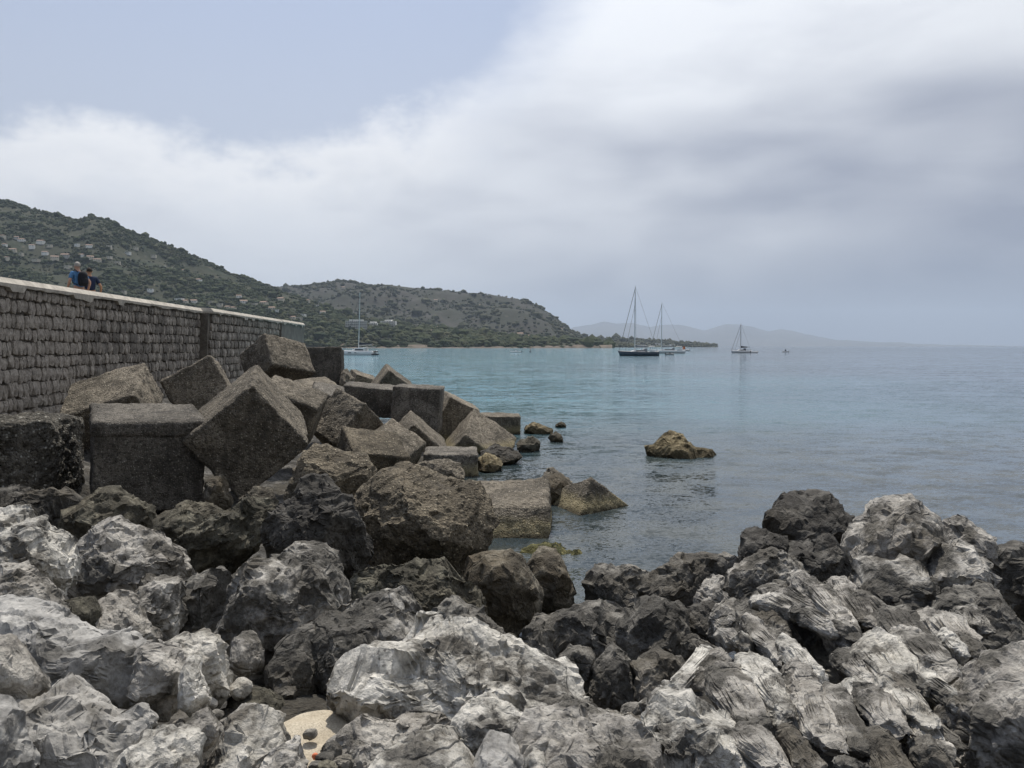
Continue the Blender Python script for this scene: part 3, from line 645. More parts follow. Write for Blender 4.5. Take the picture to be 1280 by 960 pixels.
# --- concrete rubble of the block pile, less regular pieces
for lab, mt, d, T, poly in [
 ('broken concrete slab with a bright chipped upper edge below the pointed cube', 'conc_brown', 12.6, .8, [(345, 640), (360, 600), (378, 565), (386, 556), (410, 562), (450, 571), (472, 574), (482, 582), (482, 604), (472, 630), (440, 655), (390, 665)]),
 ('huge rounded brown concrete lump in front of the level ochre slab', 'conc_brown', 11.2, 1.0, [(425, 650), (440, 618), (468, 600), (498, 588), (515, 596), (535, 608), (565, 612), (595, 613), (612, 630), (620, 655), (617, 688), (595, 708), (560, 722), (500, 730), (440, 722), (420, 690)]),
 ('dark rock filling the gap beside the square upright block', 'concrete', 37.0, .9, [(424, 470), (430, 460), (440, 472), (445, 486), (430, 494)]),
 ('small dark stone peeping over the narrow tilted block', 'concrete', 33.0, .5, [(577, 512), (585, 506), (592, 511), (596, 522), (580, 524)]),
 ('pebbly low lump at the foot of the undercut block', 'concrete', 19.5, .6, [(512, 590), (525, 578), (548, 574), (570, 578), (582, 592), (580, 612), (530, 615)]),
 ('speckled rock shelf between the brown lump and the wedge-like block', 'conc_brown', 16.5, .8, [(480, 600), (500, 580), (525, 585), (550, 596), (575, 602), (575, 625), (510, 625)]),
]: boulder(lab, mt, d, T, poly, 'smooth', 'rubble_block', None, .4, None, 'concrete block', 7, -.25, 0.)
# --- rocks awash
for lab, mt, d, T, poly in [
 ('lone pale brown rock standing out in open water', 'ochre', 27.2, .9, [(806, 560), (822, 550), (838, 539), (847, 542), (858, 553), (876, 560), (900, 571), (890, 588), (850, 590), (815, 582)]),
 ('rounded brown rock behind the half-sunk tilted block', 'brown', 19.2, .6, [(672, 600), (682, 592), (692, 587), (704, 594), (716, 604), (720, 622), (690, 630), (672, 622)]),
 ('long pale rock awash off the low square block', 'ochre', 34.0, .5, [(655, 536), (664, 529), (675, 531), (690, 535), (692, 543), (670, 547), (656, 545)]),
 ('small brown rock awash beside the long pale rock', 'brown', 31.0, .3, [(686, 546), (694, 540), (704, 546), (703, 553), (688, 553)]),
 ('tiny rock tip breaking the surface beyond the long pale rock', 'brown', 36.5, .3, [(694, 531), (701, 527), (708, 531), (706, 537), (696, 537)]),
 ('dark wet rock just off the pyramid-topped block', 'olive', 28.3, .5, [(644, 556), (656, 549), (666, 545), (678, 556), (676, 566), (650, 566)]),
 ('black weedy ledge running out into the water', 'black', 25.5, .8, [(598, 566), (620, 557), (640, 562), (655, 569), (640, 578), (612, 580)]),
 ('ochre weed-covered ledge below the black one', 'ochre', 24.0, .7, [(594, 578), (606, 566), (620, 572), (630, 580), (620, 590), (598, 590)]),
]: boulder(lab, mt, d, T, poly, 'rugged', 'sea_rock', None, .35, None, 'rock', 1, -.3, 0.)
M['weed'] = rock_mat('green_weed_rock', (.19, .17, .07), (.085, .085, .03), (.04, .042, .016), .45, 3., 1.2, (.30, .26, .10), .3)
boulder('flat rock ledge covered in yellow-green seaweed at the water', 'weed', 14.2, .55, [(640, 696), (662, 687), (685, 683), (705, 686), (728, 694), (748, 703), (752, 716), (700, 722), (650, 718)], 'rugged', 'weedy_ledge', None, .9, None, 'rock')
# --- rocks between the blocks and the pale foreground
for lab, mt, d, T, poly, st in [
 ('dark shelf of rock below the deeply eroded block', 'black', 13.5, .8, [(-70, 612), (0, 618), (60, 616), (90, 628), (100, 660), (85, 692), (-70, 692)], 'rugged'),
 ('brown ridged boulder at the foot of the seamed block', 'olive', 12.5, .7, [(76, 650), (84, 622), (100, 613), (125, 618), (160, 625), (182, 640), (198, 652), (192, 675), (170, 692), (100, 692), (78, 672)], 'bedded'),
 ('olive boulder with mossy crust left of the layered slab', 'olive', 11.2, .6, [(183, 660), (200, 640), (225, 630), (250, 631), (275, 640), (288, 660), (262, 695), (210, 700), (188, 685)], 'rugged'),
 ('layered brown slab with long parallel splits', 'olive', 9.6, .45, [(186, 700), (208, 690), (230, 670), (265, 648), (292, 634), (330, 629), (357, 640), (347, 660), (322, 682), (302, 702), (282, 728), (240, 728), (212, 716)], 'bedded'),
 ('small tan stone standing between the seamed block and the pointed cube', 'brown', 15.2, .35, [(252, 602), (262, 591), (272, 594), (282, 610), (288, 632), (276, 645), (254, 643)], 'smooth'),
 ('reddish brown stone at the foot of the pointed cube', 'brown', 14.2, .3, [(296, 624), (315, 610), (336, 612), (344, 626), (330, 645), (304, 642)], 'smooth'),
 ('black pointed rock leaning on the broken concrete slab', 'black', 10.6, .4, [(366, 632), (374, 602), (388, 592), (405, 599), (428, 620), (434, 645), (390, 652)], 'rugged'),
 ('dark boulder with white flecks above the white-topped boulder', 'black', 9.0, .6, [(303, 698), (314, 672), (325, 655), (350, 637), (375, 622), (400, 619), (432, 630), (462, 650), (474, 690), (446, 730), (380, 730), (330, 710)], 'rugged'),
 ('wide dark brown slab sloping down to the gully', 'olive', 8.6, .6, [(405, 745), (432, 722), (470, 712), (505, 709), (548, 715), (582, 735), (604, 762), (614, 792), (645, 806), (640, 830), (560, 825), (470, 815), (415, 785)], 'rugged'),
 ('rounded brown boulder with a dark hollow below it', 'brown', 9.8, .55, [(572, 745), (583, 702), (600, 688), (625, 686), (650, 699), (667, 725), (682, 750), (692, 772), (680, 788), (652, 803), (628, 798), (605, 775)], 'smooth'),
 ('brown boulder pressed behind the rounded one by the water', 'brown', 10.7, .5, [(643, 702), (665, 688), (690, 690), (706, 705), (717, 730), (732, 757), (730, 782), (700, 785), (676, 765), (655, 735)], 'smooth'),
 ('blocky dark brown rock at the waterside end of the gully', 'dark', 10.6, .5, [(733, 770), (734, 725), (750, 707), (775, 711), (810, 711), (826, 728), (820, 758), (792, 778), (748, 782)], 'rugged'),
 ('fractured dark grey slab in the gully floor', 'dark', 8.2, .5, [(652, 805), (672, 782), (700, 770), (730, 765), (760, 765), (785, 755), (802, 770), (797, 802), (782, 832), (740, 855), (690, 852), (658, 845)], 'bedded'),
 ('upright grey stone at the left side of the gully', 'dark', 7.4, .25, [(653, 815), (657, 790), (675, 778), (692, 790), (699, 818), (687, 842), (658, 848)], 'rugged'),
 ('broad cracked grey rock beside the fractured gully slab', 'dark', 7.7, .5, [(768, 805), (785, 772), (800, 756), (830, 751), (862, 760), (856, 790), (866, 825), (832, 842), (786, 845)], 'bedded'),
 ('dark wedge-shaped rock low in the gully', 'dark', 6.3, .3, [(740, 852), (748, 820), (765, 811), (786, 830), (802, 860), (808, 890), (770, 902), (742, 888)], 'rugged'),
 ('dark stone leaning next to the wedge-shaped rock', 'dark', 6.6, .3, [(686, 852), (710, 816), (735, 807), (748, 830), (745, 872), (736, 905), (702, 888)], 'rugged'),
 ('dark overhung rock at the foot of the ribbed outcrop', 'dark', 6.2, .35, [(788, 852), (800, 825), (830, 817), (852, 829), (866, 850), (856, 885), (820, 897), (796, 888)], 'rugged'),
 ('low grey ridge of rock dropping to the water', 'dark', 9.9, .55, [(793, 748), (815, 718), (850, 707), (880, 692), (905, 689), (928, 699), (936, 732), (905, 755), (872, 778), (828, 782)], 'bedded'),
 ('streaked grey stone under the flecked black ledge', 'mid', 8.5, .3, [(866, 760), (882, 735), (898, 722), (912, 733), (924, 757), (905, 780), (878, 778)], 'bedded'),
 ('black overhang beneath the streaked grey stone', 'black', 7.9, .3, [(855, 795), (866, 765), (890, 756), (912, 765), (908, 805), (880, 820)], 'rugged'),
 ('narrow dark stone with a pale top by the overhang', 'fleck', 7.2, .25, [(886, 805), (898, 762), (916, 752), (930, 770), (930, 805), (908, 818)], 'rugged'),
]: boulder(lab, mt, d, T, poly, st, tilt=.5, under=.3, nose=.15)
# --- pale limestone of the foreground
for lab, mt, d, T, poly, st in [
 ('smooth pale limestone shoulder running out of the left-hand outcrop', 'pale', 5.7, .5, [(-80, 648), (0, 651), (14, 662), (40, 671), (63, 690), (82, 712), (96, 738), (94, 755), (60, 765), (0, 780), (-80, 780)], 'rugged'),
 ('rounded cracked limestone boulder below the brown ridged boulder', 'mid', 7.8, .6, [(62, 690), (84, 668), (118, 658), (150, 661), (176, 672), (196, 689), (216, 704), (234, 726), (230, 758), (190, 772), (140, 768), (98, 760), (72, 725)], 'rugged'),
 ('dark olive round stone set between pale limestone ledges', 'olive', 5.4, .22, [(60, 770), (72, 754), (94, 749), (109, 762), (120, 786), (122, 812), (90, 818), (66, 804)], 'smooth'),
 ('stepped grey limestone ledge above the big cracked slab', 'mid', 5.1, .4, [(-80, 716), (10, 725), (40, 735), (62, 752), (75, 782), (66, 812), (-80, 812)], 'bedded'),
 ('domed limestone boulder beside the dark olive stone', 'mid', 5.6, .3, [(102, 765), (118, 749), (140, 750), (160, 765), (176, 786), (186, 810), (176, 845), (130, 845), (110, 800)], 'rugged'),
 ('grey boulder wearing a smooth white cap', 'fleck', 6.3, .35, [(140, 756), (158, 736), (180, 729), (205, 723), (213, 735), (220, 762), (226, 806), (212, 832), (178, 828), (158, 790)], 'rugged'),
 ('ridged grey boulder next to the white-capped one', 'dark', 6.7, .35, [(210, 735), (224, 724), (258, 718), (274, 730), (280, 762), (278, 806), (256, 828), (224, 824), (212, 780)], 'bedded'),
 ('very large smooth grey slab split by one long diagonal crack', 'smooth', 4.35, .45, [(-80, 766), (0, 773), (35, 771), (60, 780), (76, 795), (110, 802), (130, 794), (142, 805), (166, 815), (192, 836), (203, 872), (194, 905), (160, 925), (100, 920), (60, 915), (20, 905), (-80, 905)], 'smooth'),
 ('grooved grey column at the end of the cracked slab', 'mid', 4.2, .22, [(150, 815), (176, 815), (206, 820), (222, 835), (219, 872), (208, 905), (185, 915), (174, 878), (158, 835)], 'rugged'),
 ('narrow pitted pale stone standing in the sandy gap', 'pale', 4.1, .13, [(218, 838), (235, 826), (245, 850), (257, 876), (252, 894), (236, 905), (226, 885), (219, 852)], 'smooth'),
 ('white limestone boulder behind the narrow pitted stone', 'pale', 4.7, .28, [(178, 822), (205, 806), (245, 802), (271, 815), (274, 838), (279, 870), (268, 900), (240, 902), (218, 848)], 'rugged'),
 ('pale knife-edged slab at the edge of the cracked slab', 'mid', 3.5, .22, [(-70, 792), (0, 804), (16, 835), (34, 880), (28, 905), (-10, 895), (-70, 880)], 'smooth'),
 ('broad grey limestone hump with vertical seams', 'smooth', 3.35, .35, [(-30, 905), (20, 894), (45, 876), (66, 888), (86, 895), (112, 905), (162, 908), (178, 920), (176, 942), (158, 970), (120, 1010), (0, 1020), (-40, 970)], 'rugged'),
 ('grey stone against the broad seamed hump', 'smooth', 3.0, .2, [(-70, 882), (4, 905), (18, 940), (22, 985), (-70, 1020)], 'smooth'),
 ('flat-topped pale stone beside the broad seamed hump', 'pale', 3.2, .25, [(130, 970), (158, 942), (180, 929), (225, 927), (243, 937), (240, 970), (228, 1010), (150, 1010)], 'rugged'),
 ('grey angular stone fallen in the sandy gap', 'mid', 3.95, .13, [(220, 920), (235, 901), (252, 891), (263, 900), (275, 917), (264, 938), (238, 942)], 'smooth'),
 ('small flat stone at the foot of the angular stone', 'smooth', 3.65, .09, [(210, 928), (224, 914), (240, 921), (254, 936), (225, 946)], 'smooth'),
 ('rounded white boulder with a ledge across it beside the sand', 'pale', 3.4, .26, [(250, 945), (262, 920), (285, 905), (300, 897), (319, 904), (341, 915), (349, 930), (347, 946), (358, 965), (354, 1005), (260, 1010), (248, 975)], 'rugged'),
 ('dark broken stone on the sand\'s near side', 'fleck', 3.25, .15, [(322, 962), (345, 945), (358, 934), (368, 945), (381, 965), (374, 1000), (328, 1000)], 'rugged'),
 ('small white stone lying on a dark boulder', 'pale', 4.85, .1, [(282, 863), (297, 849), (314, 857), (312, 869), (297, 876), (285, 870)], 'smooth'),
 ('low dark brown boulder under the small white stone', 'olive', 4.85, .22, [(274, 880), (298, 867), (332, 871), (356, 886), (352, 912), (300, 918), (276, 906)], 'smooth'),
 ('grey stone jammed beneath the white-topped boulder', 'mid', 5.3, .17, [(286, 804), (305, 794), (327, 818), (323, 842), (305, 852), (288, 835)], 'smooth'),
 ('big dark-sided boulder with a ragged white top', 'fleck', 5.9, .55, [(270, 800), (278, 745), (290, 720), (310, 705), (340, 699), (365, 707), (390, 715), (415, 721), (432, 740), (436, 762), (416, 790), (390, 815), (365, 862), (330, 880), (288, 866), (272, 835)], 'rugged'),
 ('dark hollowed boulder above the sand patch', 'dark', 5.3, .35, [(328, 880), (335, 830), (346, 805), (366, 794), (392, 800), (413, 832), (405, 880), (384, 918), (342, 918)], 'rugged'),
 ('veined grey boulder behind the ragged white top', 'fleck', 6.7, .3, [(346, 706), (361, 686), (395, 683), (411, 692), (424, 712), (440, 734), (424, 752), (368, 745)], 'rugged'),
 ('long boulder with a bright white crest above the central one', 'fleck', 5.45, .42, [(362, 805), (384, 785), (430, 765), (460, 756), (492, 757), (517, 765), (532, 780), (545, 802), (526, 858), (452, 892), (388, 892), (366, 858)], 'rugged'),
 ('dark pitted slab continuing behind the white crest', 'dark', 6.1, .3, [(528, 782), (553, 761), (580, 764), (612, 785), (642, 805), (664, 828), (644, 848), (560, 832), (535, 808)], 'rugged'),
 ('great central limestone boulder, white above and dark below', 'pale', 4.55, .55, [(402, 884), (414, 856), (430, 835), (446, 818), (485, 810), (510, 798), (526, 788), (545, 789), (566, 801), (600, 814), (642, 829), (662, 841), (692, 844), (717, 861), (748, 888), (762, 912), (700, 930), (600, 935), (540, 932), (460, 926), (408, 908)], 'rugged'),
 ('white rippled ledge in front of the great central boulder', 'pale', 3.9, .22, [(558, 905), (578, 886), (600, 879), (632, 889), (668, 900), (686, 912), (668, 935), (600, 942), (566, 925)], 'bedded'),
 ('uneven grey shelf between the sand and the white rippled ledge', 'mid', 3.75, .3, [(396, 940), (430, 921), (470, 911), (520, 917), (560, 920), (604, 935), (626, 962), (606, 1000), (436, 1005), (394, 972)], 'rugged'),
 ('bright cream rock in front of the uneven grey shelf', 'pale', 3.2, .25, [(448, 978), (478, 951), (510, 940), (545, 926), (582, 940), (602, 968), (596, 1010), (452, 1015)], 'smooth'),
 ('smooth grey wedge of stone beside the cream rock', 'smooth', 3.2, .2, [(584, 950), (612, 931), (642, 941), (660, 957), (656, 1005), (590, 1010)], 'smooth'),
 ('large veined limestone slab with a level top edge', 'mid', 3.3, .4, [(636, 940), (655, 918), (690, 914), (740, 917), (790, 917), (828, 930), (840, 955), (836, 1010), (676, 1015), (645, 990)], 'rugged'),
 ('flat white ledge lying behind the veined slab', 'pale', 3.95, .25, [(684, 922), (718, 905), (750, 901), (792, 904), (818, 911), (836, 928), (782, 938), (706, 936)], 'bedded'),
 ('small upright pale stone against the veined slab', 'pale', 3.05, .1, [(652, 968), (668, 942), (684, 950), (684, 1000), (656, 1000)], 'smooth'),
 ('large rounded white boulder below the ribbed outcrop', 'pale', 3.5, .36, [(808, 910), (815, 885), (835, 875), (860, 880), (880, 889), (900, 887), (921, 905), (942, 925), (962, 945), (986, 972), (976, 1015), (826, 1015), (812, 960)], 'rugged'),
]: boulder(lab, mt, d, T, poly, st, tilt=.8, under=.55, nose=.28)

# --- the ribbed limestone outcrop: one body of bedrock, its ledges and ribs as parts
outcrop = tag(empty('limestone_outcrop', tuple(P(1080, 860, 4.8))), 'tall ribbed limestone outcrop of tilted strata above the water', 'outcrop')
for mt, d, T, poly, st in [
 ('black', 9.2, .7, [(953, 668), (975, 645), (985, 634), (1010, 624), (1030, 618), (1050, 621), (1061, 638), (1073, 655), (1086, 664), (1078, 688), (1040, 705), (1000, 700), (962, 688)], 'rugged'),
 ('black', 8.6, .4, [(926, 694), (930, 676), (950, 667), (966, 670), (986, 685), (1004, 702), (996, 738), (936, 730)], 'rugged'),
 ('black', 8.3, .4, [(952, 706), (1000, 690), (1040, 680), (1072, 690), (1082, 722), (1076, 765), (1020, 770), (966, 750)], 'bedded'),
 ('fleck', 7.6, .35, [(906, 732), (925, 708), (945, 692), (970, 689), (1000, 704), (1024, 727), (1016, 758), (960, 770), (916, 768)], 'rugged'),
 ('mid', 6.6, .6, [(1068, 684), (1085, 665), (1105, 648), (1125, 630), (1142, 625), (1160, 634), (1181, 650), (1193, 672), (1192, 698), (1172, 716), (1130, 724), (1082, 722)], 'rugged'),
 ('mid', 7.0, .4, [(1178, 668), (1198, 649), (1215, 649), (1236, 662), (1248, 682), (1246, 718), (1200, 720), (1180, 698)], 'rugged'),
 ('dark', 7.4, .5, [(1222, 700), (1244, 672), (1265, 680), (1285, 691), (1330, 700), (1340, 785), (1246, 785)], 'rugged'),
 ('fleck', 6.1, .35, [(1158, 728), (1174, 700), (1190, 685), (1210, 684), (1233, 697), (1247, 715), (1266, 744), (1244, 762), (1190, 764), (1162, 752)], 'rugged'),
 ('fleck', 6.1, .5, [(1072, 750), (1080, 712), (1110, 704), (1146, 709), (1168, 730), (1176, 775), (1166, 818), (1120, 825), (1084, 800)], 'rugged'),
 ('dark', 5.6, .5, [(1146, 800), (1160, 755), (1190, 744), (1230, 747), (1290, 745), (1304, 800), (1274, 845), (1256, 890), (1235, 905), (1196, 880), (1160, 845)], 'rugged'),
 ('dark', 5.0, .25, [(1184, 838), (1204, 815), (1226, 813), (1242, 825), (1256, 852), (1250, 892), (1226, 898), (1196, 870)], 'smooth'),
 ('mid', 3.65, .45, [(1190, 975), (1204, 935), (1220, 905), (1235, 885), (1250, 870), (1262, 850), (1282, 829), (1350, 806), (1370, 1020), (1186, 1020)], 'rugged'),
 ('pale', 3.3, .15, [(1145, 945), (1155, 927), (1171, 929), (1188, 950), (1206, 980), (1196, 1010), (1152, 1005)], 'smooth'),
 ('fleck', 5.4, .25, [(945, 800), (954, 775), (971, 767), (987, 775), (1004, 803), (990, 825), (958, 822)], 'smooth'),
 ('fleck', 4.6, .25, [(884, 850), (895, 836), (912, 835), (928, 850), (942, 875), (948, 900), (925, 910), (896, 885)], 'rugged'),
 ('mid', 5.0, .2, [(1033, 795), (1044, 777), (1060, 774), (1074, 790), (1086, 815), (1070, 832), (1042, 825)], 'rugged'),
 ('dark', 5.5, .6, [(900, 840), (950, 790), (1010, 770), (1080, 790), (1150, 840), (1200, 900), (1190, 960), (1100, 1000), (1000, 1000), (930, 930)], 'bedded'),
 ('dark', 6.5, .45, [(920, 780), (960, 745), (1010, 735), (1060, 745), (1100, 790), (1090, 840), (1000, 840), (940, 820)], 'bedded'),
]: boulder('', mt, d, T, poly, st, 'rock_ledge', None, .6, outcrop, under=.4, nose=.2)
def dep(y): return float(np.interp(y, [700, 735, 800, 860, 930, 1000], [6.6, 6.0, 5.0, 4.25, 3.55, 3.1]))
def rib(x0, y0, x1, y1, w, mat, near=0., seed=0):
    global TRI
    a = P(x0, y0, dep(y0) - near); b = P(x1, y1, dep(y1) - near * .6); ax = b - a; L = np.linalg.norm(ax); ax /= L
    side = np.cross(ax, FW); side /= np.linalg.norm(side); th = np.cross(side, ax)
    v, f = ico(5 if w > 15 else 4); TRI += len(f); r_ = w * .84 * dep(y0) / FPX / 2
    u = np.sign(v[:, 0]) * np.abs(v[:, 0]) ** .5; s = np.hypot(v[:, 1], v[:, 2]); s2 = s ** .42; ca, sa = v[:, 1] / (s + 1e-9), v[:, 2] / (s + 1e-9)
    tp = 1.1 - .25 * u
    q = np.stack([u * (L / 2 + r_ * .6), r_ * s2 * ca * tp, r_ * 1.5 * s2 * sa * tp], 1)
    rr = np.random.default_rng(seed)
    q = q @ np.stack([ax, side, th]); q = weather(q, f, r_ * 1.5, seed, 'rib', 5, np.ptp(q, 0) / 2)
    q = q + .22 * r_ * np.stack([vnoise(q / r_ * .8 + seed + k, seed + k) for k in range(3)], 1)
    me = mesh_np('rock_rib', q, f, M[mat]); me.set_sharp_from_angle(angle=R(28)); o = link('rock_rib', me, outcrop, Vector((a + b) / 2) - outcrop.location); return o
for k, (x0, y0, x1, y1, w, mt, nr) in enumerate([
 (948, 748, 1015, 775, 26, 'fleck', .1), (958, 734, 1045, 775, 22, 'mid', 0), (995, 728, 1072, 800, 26, 'mid', .05), (1022, 738, 1085, 830, 22, 'fleck', .05), (1045, 728, 1098, 805, 22, 'mid', 0), (1000, 765, 1060, 800, 24, 'fleck', .2),
 (938, 785, 985, 840, 24, 'mid', .25), (985, 815, 1035, 868, 30, 'pale', .25), (990, 838, 1020, 880, 26, 'mid', .2), (938, 830, 1000, 925, 30, 'pale', .25), (892, 806, 826, 880, 15, 'pale', .2), (905, 818, 858, 870, 22, 'mid', .15),
 (900, 842, 965, 940, 34, 'mid', .2), (1088, 806, 1150, 880, 36, 'pale', .3), (1058, 820, 1100, 870, 26, 'fleck', .15), (1112, 858, 1165, 925, 30, 'pale', .3), (1088, 868, 1130, 930, 34, 'mid', .3), (1008, 862, 1045, 960, 28, 'mid', .3),
 (1035, 868, 1075, 960, 30, 'fleck', .25), (1062, 858, 1095, 900, 22, 'pale', .2), (1150, 848, 1215, 895, 28, 'pale', .2), (1135, 795, 1200, 860, 36, 'fleck', .2), (1165, 770, 1225, 835, 34, 'mid', .2), (1110, 770, 1160, 830, 36, 'dark', .1),
 (925, 800, 940, 815, 20, 'pale', .25), (905, 792, 930, 812, 20, 'mid', .2), (955, 795, 1010, 850, 22, 'dark', .1), (930, 912, 990, 985, 34, 'mid', .2), (1050, 955, 1082, 962, 20, 'pale', .2), (985, 925, 1030, 990, 30, 'fleck', .15), (1130, 890, 1185, 960, 34, 'fleck', .1), (1095, 930, 1140, 1000, 36, 'dark', .1), (1150, 905, 1210, 945, 24, 'dark', .1),
 (968, 850, 1015, 930, 24, 'dark', .1), (1180, 800, 1215, 830, 22, 'pale', .25), (1075, 755, 1120, 790, 26, 'dark', 0.), (1205, 765, 1235, 800, 22, 'fleck', .2), (860, 800, 905, 828, 18, 'dark', 0.),
]): rib(x0, y0, x1, y1, w, mt, nr, 5000 + 11 * k)

# --- small loose stones: sand pocket, gully and crevices
m, t = new_mat('beach_sand'); pos = t.node('ShaderNodeNewGeometry').outputs['Position']
n1 = t.noise(pos, 9., 6.); n2 = t.noise(pos, 90., 3.); gr = t.voro(pos, 55.)
c_ = t.mix(t.ss(n1, .35, .65), (.38, .325, .24), (.48, .42, .32)); c_ = t.mix(t.m('MULTIPLY', t.ss(gr, .24, .14), t.ss(n1, .50, .62)), c_, (.17, .145, .11)); k_ = t.ss(n2, .3, .7, .8, 1.15); c_ = t.mix(1., c_, t.comb(k_, k_, k_), 'MULTIPLY')
finish(t, c_, .95, t.bump(t.m('ADD', n1, t.m('MULTIPLY', n2, .3)), .6, .02), .2); M['sand'] = m
v, f = ico(5); sc_ = P(376, 926, 4.0); v = v * np.array([.26, .5, .07]); v[:, 2] += .022 * fbm(v * 5, 3, 3) + .05 * v[:, 1]
tag(link('sand', mesh_np('sand', v, f, M['sand']), None, Vector(sc_) + Vector((-.03, .12, -.155))), kind='structure')
def pebble(px, py, d, w, mt, label, grp=None, flat=.7):
    h = w * flat; q = [(px + w / 2 * math.cos(a) * random.uniform(.8, 1.15), py + h / 2 * math.sin(a) * random.uniform(.8, 1.15)) for a in np.linspace(0, 2 * math.pi, 9)[:-1]]
    return boulder(label, mt, d, w * .5 * d / FPX, q, 'smooth', 'stone', grp, 0., None, 'stone', 6)
pebble(388, 918, 4.15, 20, 'fleck', 'small dark stone alone on the sand patch')
pebble(398, 912, 4.4, 24, 'dark', 'dark stone at the back of the sand under the central boulder')
for px, py, d, w in ((404, 950, 3.6, 26), (415, 940, 3.75, 30), (408, 962, 3.4, 30), (428, 955, 3.5, 30), (395, 958, 3.5, 18)): pebble(px, py, d, w, random.choice(('olive', 'mid', 'dark')), 'rounded grey-brown stone along the near edge of the sand', 'stones along the sand\'s edge')
for px, py, d, w in ((268, 895, 4.3, 22), (282, 905, 4.2, 20), (262, 880, 4.6, 20), (275, 915, 4.0, 16), (222, 905, 4.1, 16), (208, 912, 4.0, 18)): pebble(px, py, d, w, random.choice(('olive', 'mid', 'dark')), 'small stone lying in the crevice beside the narrow pitted stone', 'small stones in the crevice')
for px, py, d, w in ((612, 820, 7.0, 30), (632, 832, 6.8, 36), (650, 812, 7.2, 26), (638, 802, 7.6, 26), (622, 806, 7.8, 20), (645, 846, 6.3, 26), (600, 800, 8.0, 22)): pebble(px, py, d, w, random.choice(('brown', 'olive', 'dark')), 'brown stone wedged in the gully below the rounded brown boulder', 'stones wedged in the gully')
for px, py, d, w in ((760, 898, 5.2, 30), (790, 892, 5.4, 34), (778, 905, 4.8, 24), (815, 885, 5.4, 36), (838, 870, 5.6, 28), (742, 902, 4.9, 20)): pebble(px, py, d, w, random.choice(('fleck', 'dark', 'mid')), 'grey stone caught in the cleft under the ribbed outcrop', 'stones in the cleft')
M['orange'] = plain('orange_litter', (.62, .17, .07), .6)
mb = MB(); q0 = Vector(P(394, 946, 3.9)); mb.loft([[(q0.x + .012 * s_ * math.cos(a) * 1.3, q0.y + .012 * s_ * math.sin(a), q0.z + dz) for a in np.linspace(0, 6.283, 9)[:-1]] for s_, dz in ((.7, -.012), (1.1, .0), (.9, .012), (.4, .018))])
tag(mb.build('litter_scrap', M['orange'], None, True), 'tiny orange scrap lying on the sand', 'litter')

# ------------------------------------------------------------------ houses and hotels on the slopes
M['render_w'] = plain('white_render', (.78, .76, .71), .8, .2, 0., .06, .2); M['render_c'] = plain('cream_render', (.58, .52, .42), .8, .2, 0., .06, .2); M['render_g'] = plain('grey_render', (.40, .385, .36), .8, .2, 0., .06, .2)
M['roof_t'] = plain('roof_tile', (.27, .19, .145), .85, .2, 0., .15, .3); M['roof_g'] = plain('flat_roof', (.36, .34, .31), .85, .2, 0., .1, .3); M['pane'] = plain('dark_glass', (.035, .042, .05), .2, .5)
def on_hill(h, px, py):
    ts = np.linspace(.02, 1.0, 240); q = h.pt(np.full(240, float(px)), ts); y_ = 433 - (q[:, 2] - EYE) / q[:, 1] * FPX
    k = int(np.argmin(np.abs(y_ - py))); return q[k]
def house(h, px, py, w, ht, mt, rf, label, group, yaw):
    q = on_hill(h, px, py + 1); o = tag(empty('house', (q[0], q[1], q[2] - 1.5), yaw), label, 'house', group); dp = w * .7; e = ht + 1.5
    MB().box((-w / 2, -dp / 2, 0), (w / 2, dp / 2, e)).build('wall', M[mt], o)
    if rf: MB().add([(-w / 2 - .4, -dp / 2 - .4, e), (w / 2 + .4, -dp / 2 - .4, e), (w / 2 + .4, dp / 2 + .4, e), (-w / 2 - .4, dp / 2 + .4, e), (-w / 2 - .4, 0, e + dp * .24), (w / 2 + .4, 0, e + dp * .24)], [(0, 1, 5, 4), (2, 3, 4, 5), (1, 2, 5), (3, 0, 4), (3, 2, 1, 0)]).build('roof', M['roof_t'], o)
    else: MB().box((-w / 2 - .3, -dp / 2 - .3, e), (w / 2 + .3, dp / 2 + .3, e + .6)).build('roof', M['roof_g'], o)
    n = max(2, int(w / 4))
    for k in range(n):
        x_ = -w / 2 + w * (k + .5) / n; MB().box((x_ - .8, -dp / 2 - .06, e - 2.4), (x_ + .8, -dp / 2 + .1, e - .9)).build('window', M['pane'], o)
    return o
for px, py in [(25, 300), (31, 302), (10, 308), (44, 311), (66, 309), (60, 318), (30, 320), (12, 326), (72, 325), (85, 322), (105, 322), (116, 324), (140, 323), (100, 308), (115, 309), (140, 311), (173, 312), (125, 328), (88, 336), (205, 335), (213, 336), (48, 326), (20, 315), (55, 305), (150, 330), (163, 318), (8, 299), (195, 322), (232, 340), (250, 352)]:
    house(near_hill, px, py, random.uniform(9, 17), random.uniform(4.5, 8), random.choice(('render_w', 'render_c', 'render_c', 'render_g')), random.random() < .55, 'small pale house scattered among trees high on the green hillside', 'houses on the hillside', random.uniform(-.5, .5))
for px, py in [(157, 367), (190, 364), (226, 376), (233, 378), (243, 378), (265, 380), (276, 383), (286, 386), (292, 388), (306, 379), (319, 381), (331, 381), (341, 387), (347, 390), (361, 394), (367, 398), (374, 399), (380, 396), (386, 377), (396, 383), (404, 392), (352, 376), (300, 372)]:
    house(near_hill, px, py, random.uniform(9, 16), random.uniform(4.5, 7.5), random.choice(('render_w', 'render_c', 'render_c')), random.random() < .6, 'pale house on the lower slope just above the wall end', 'houses on the lower slope', random.uniform(-.5, .5))
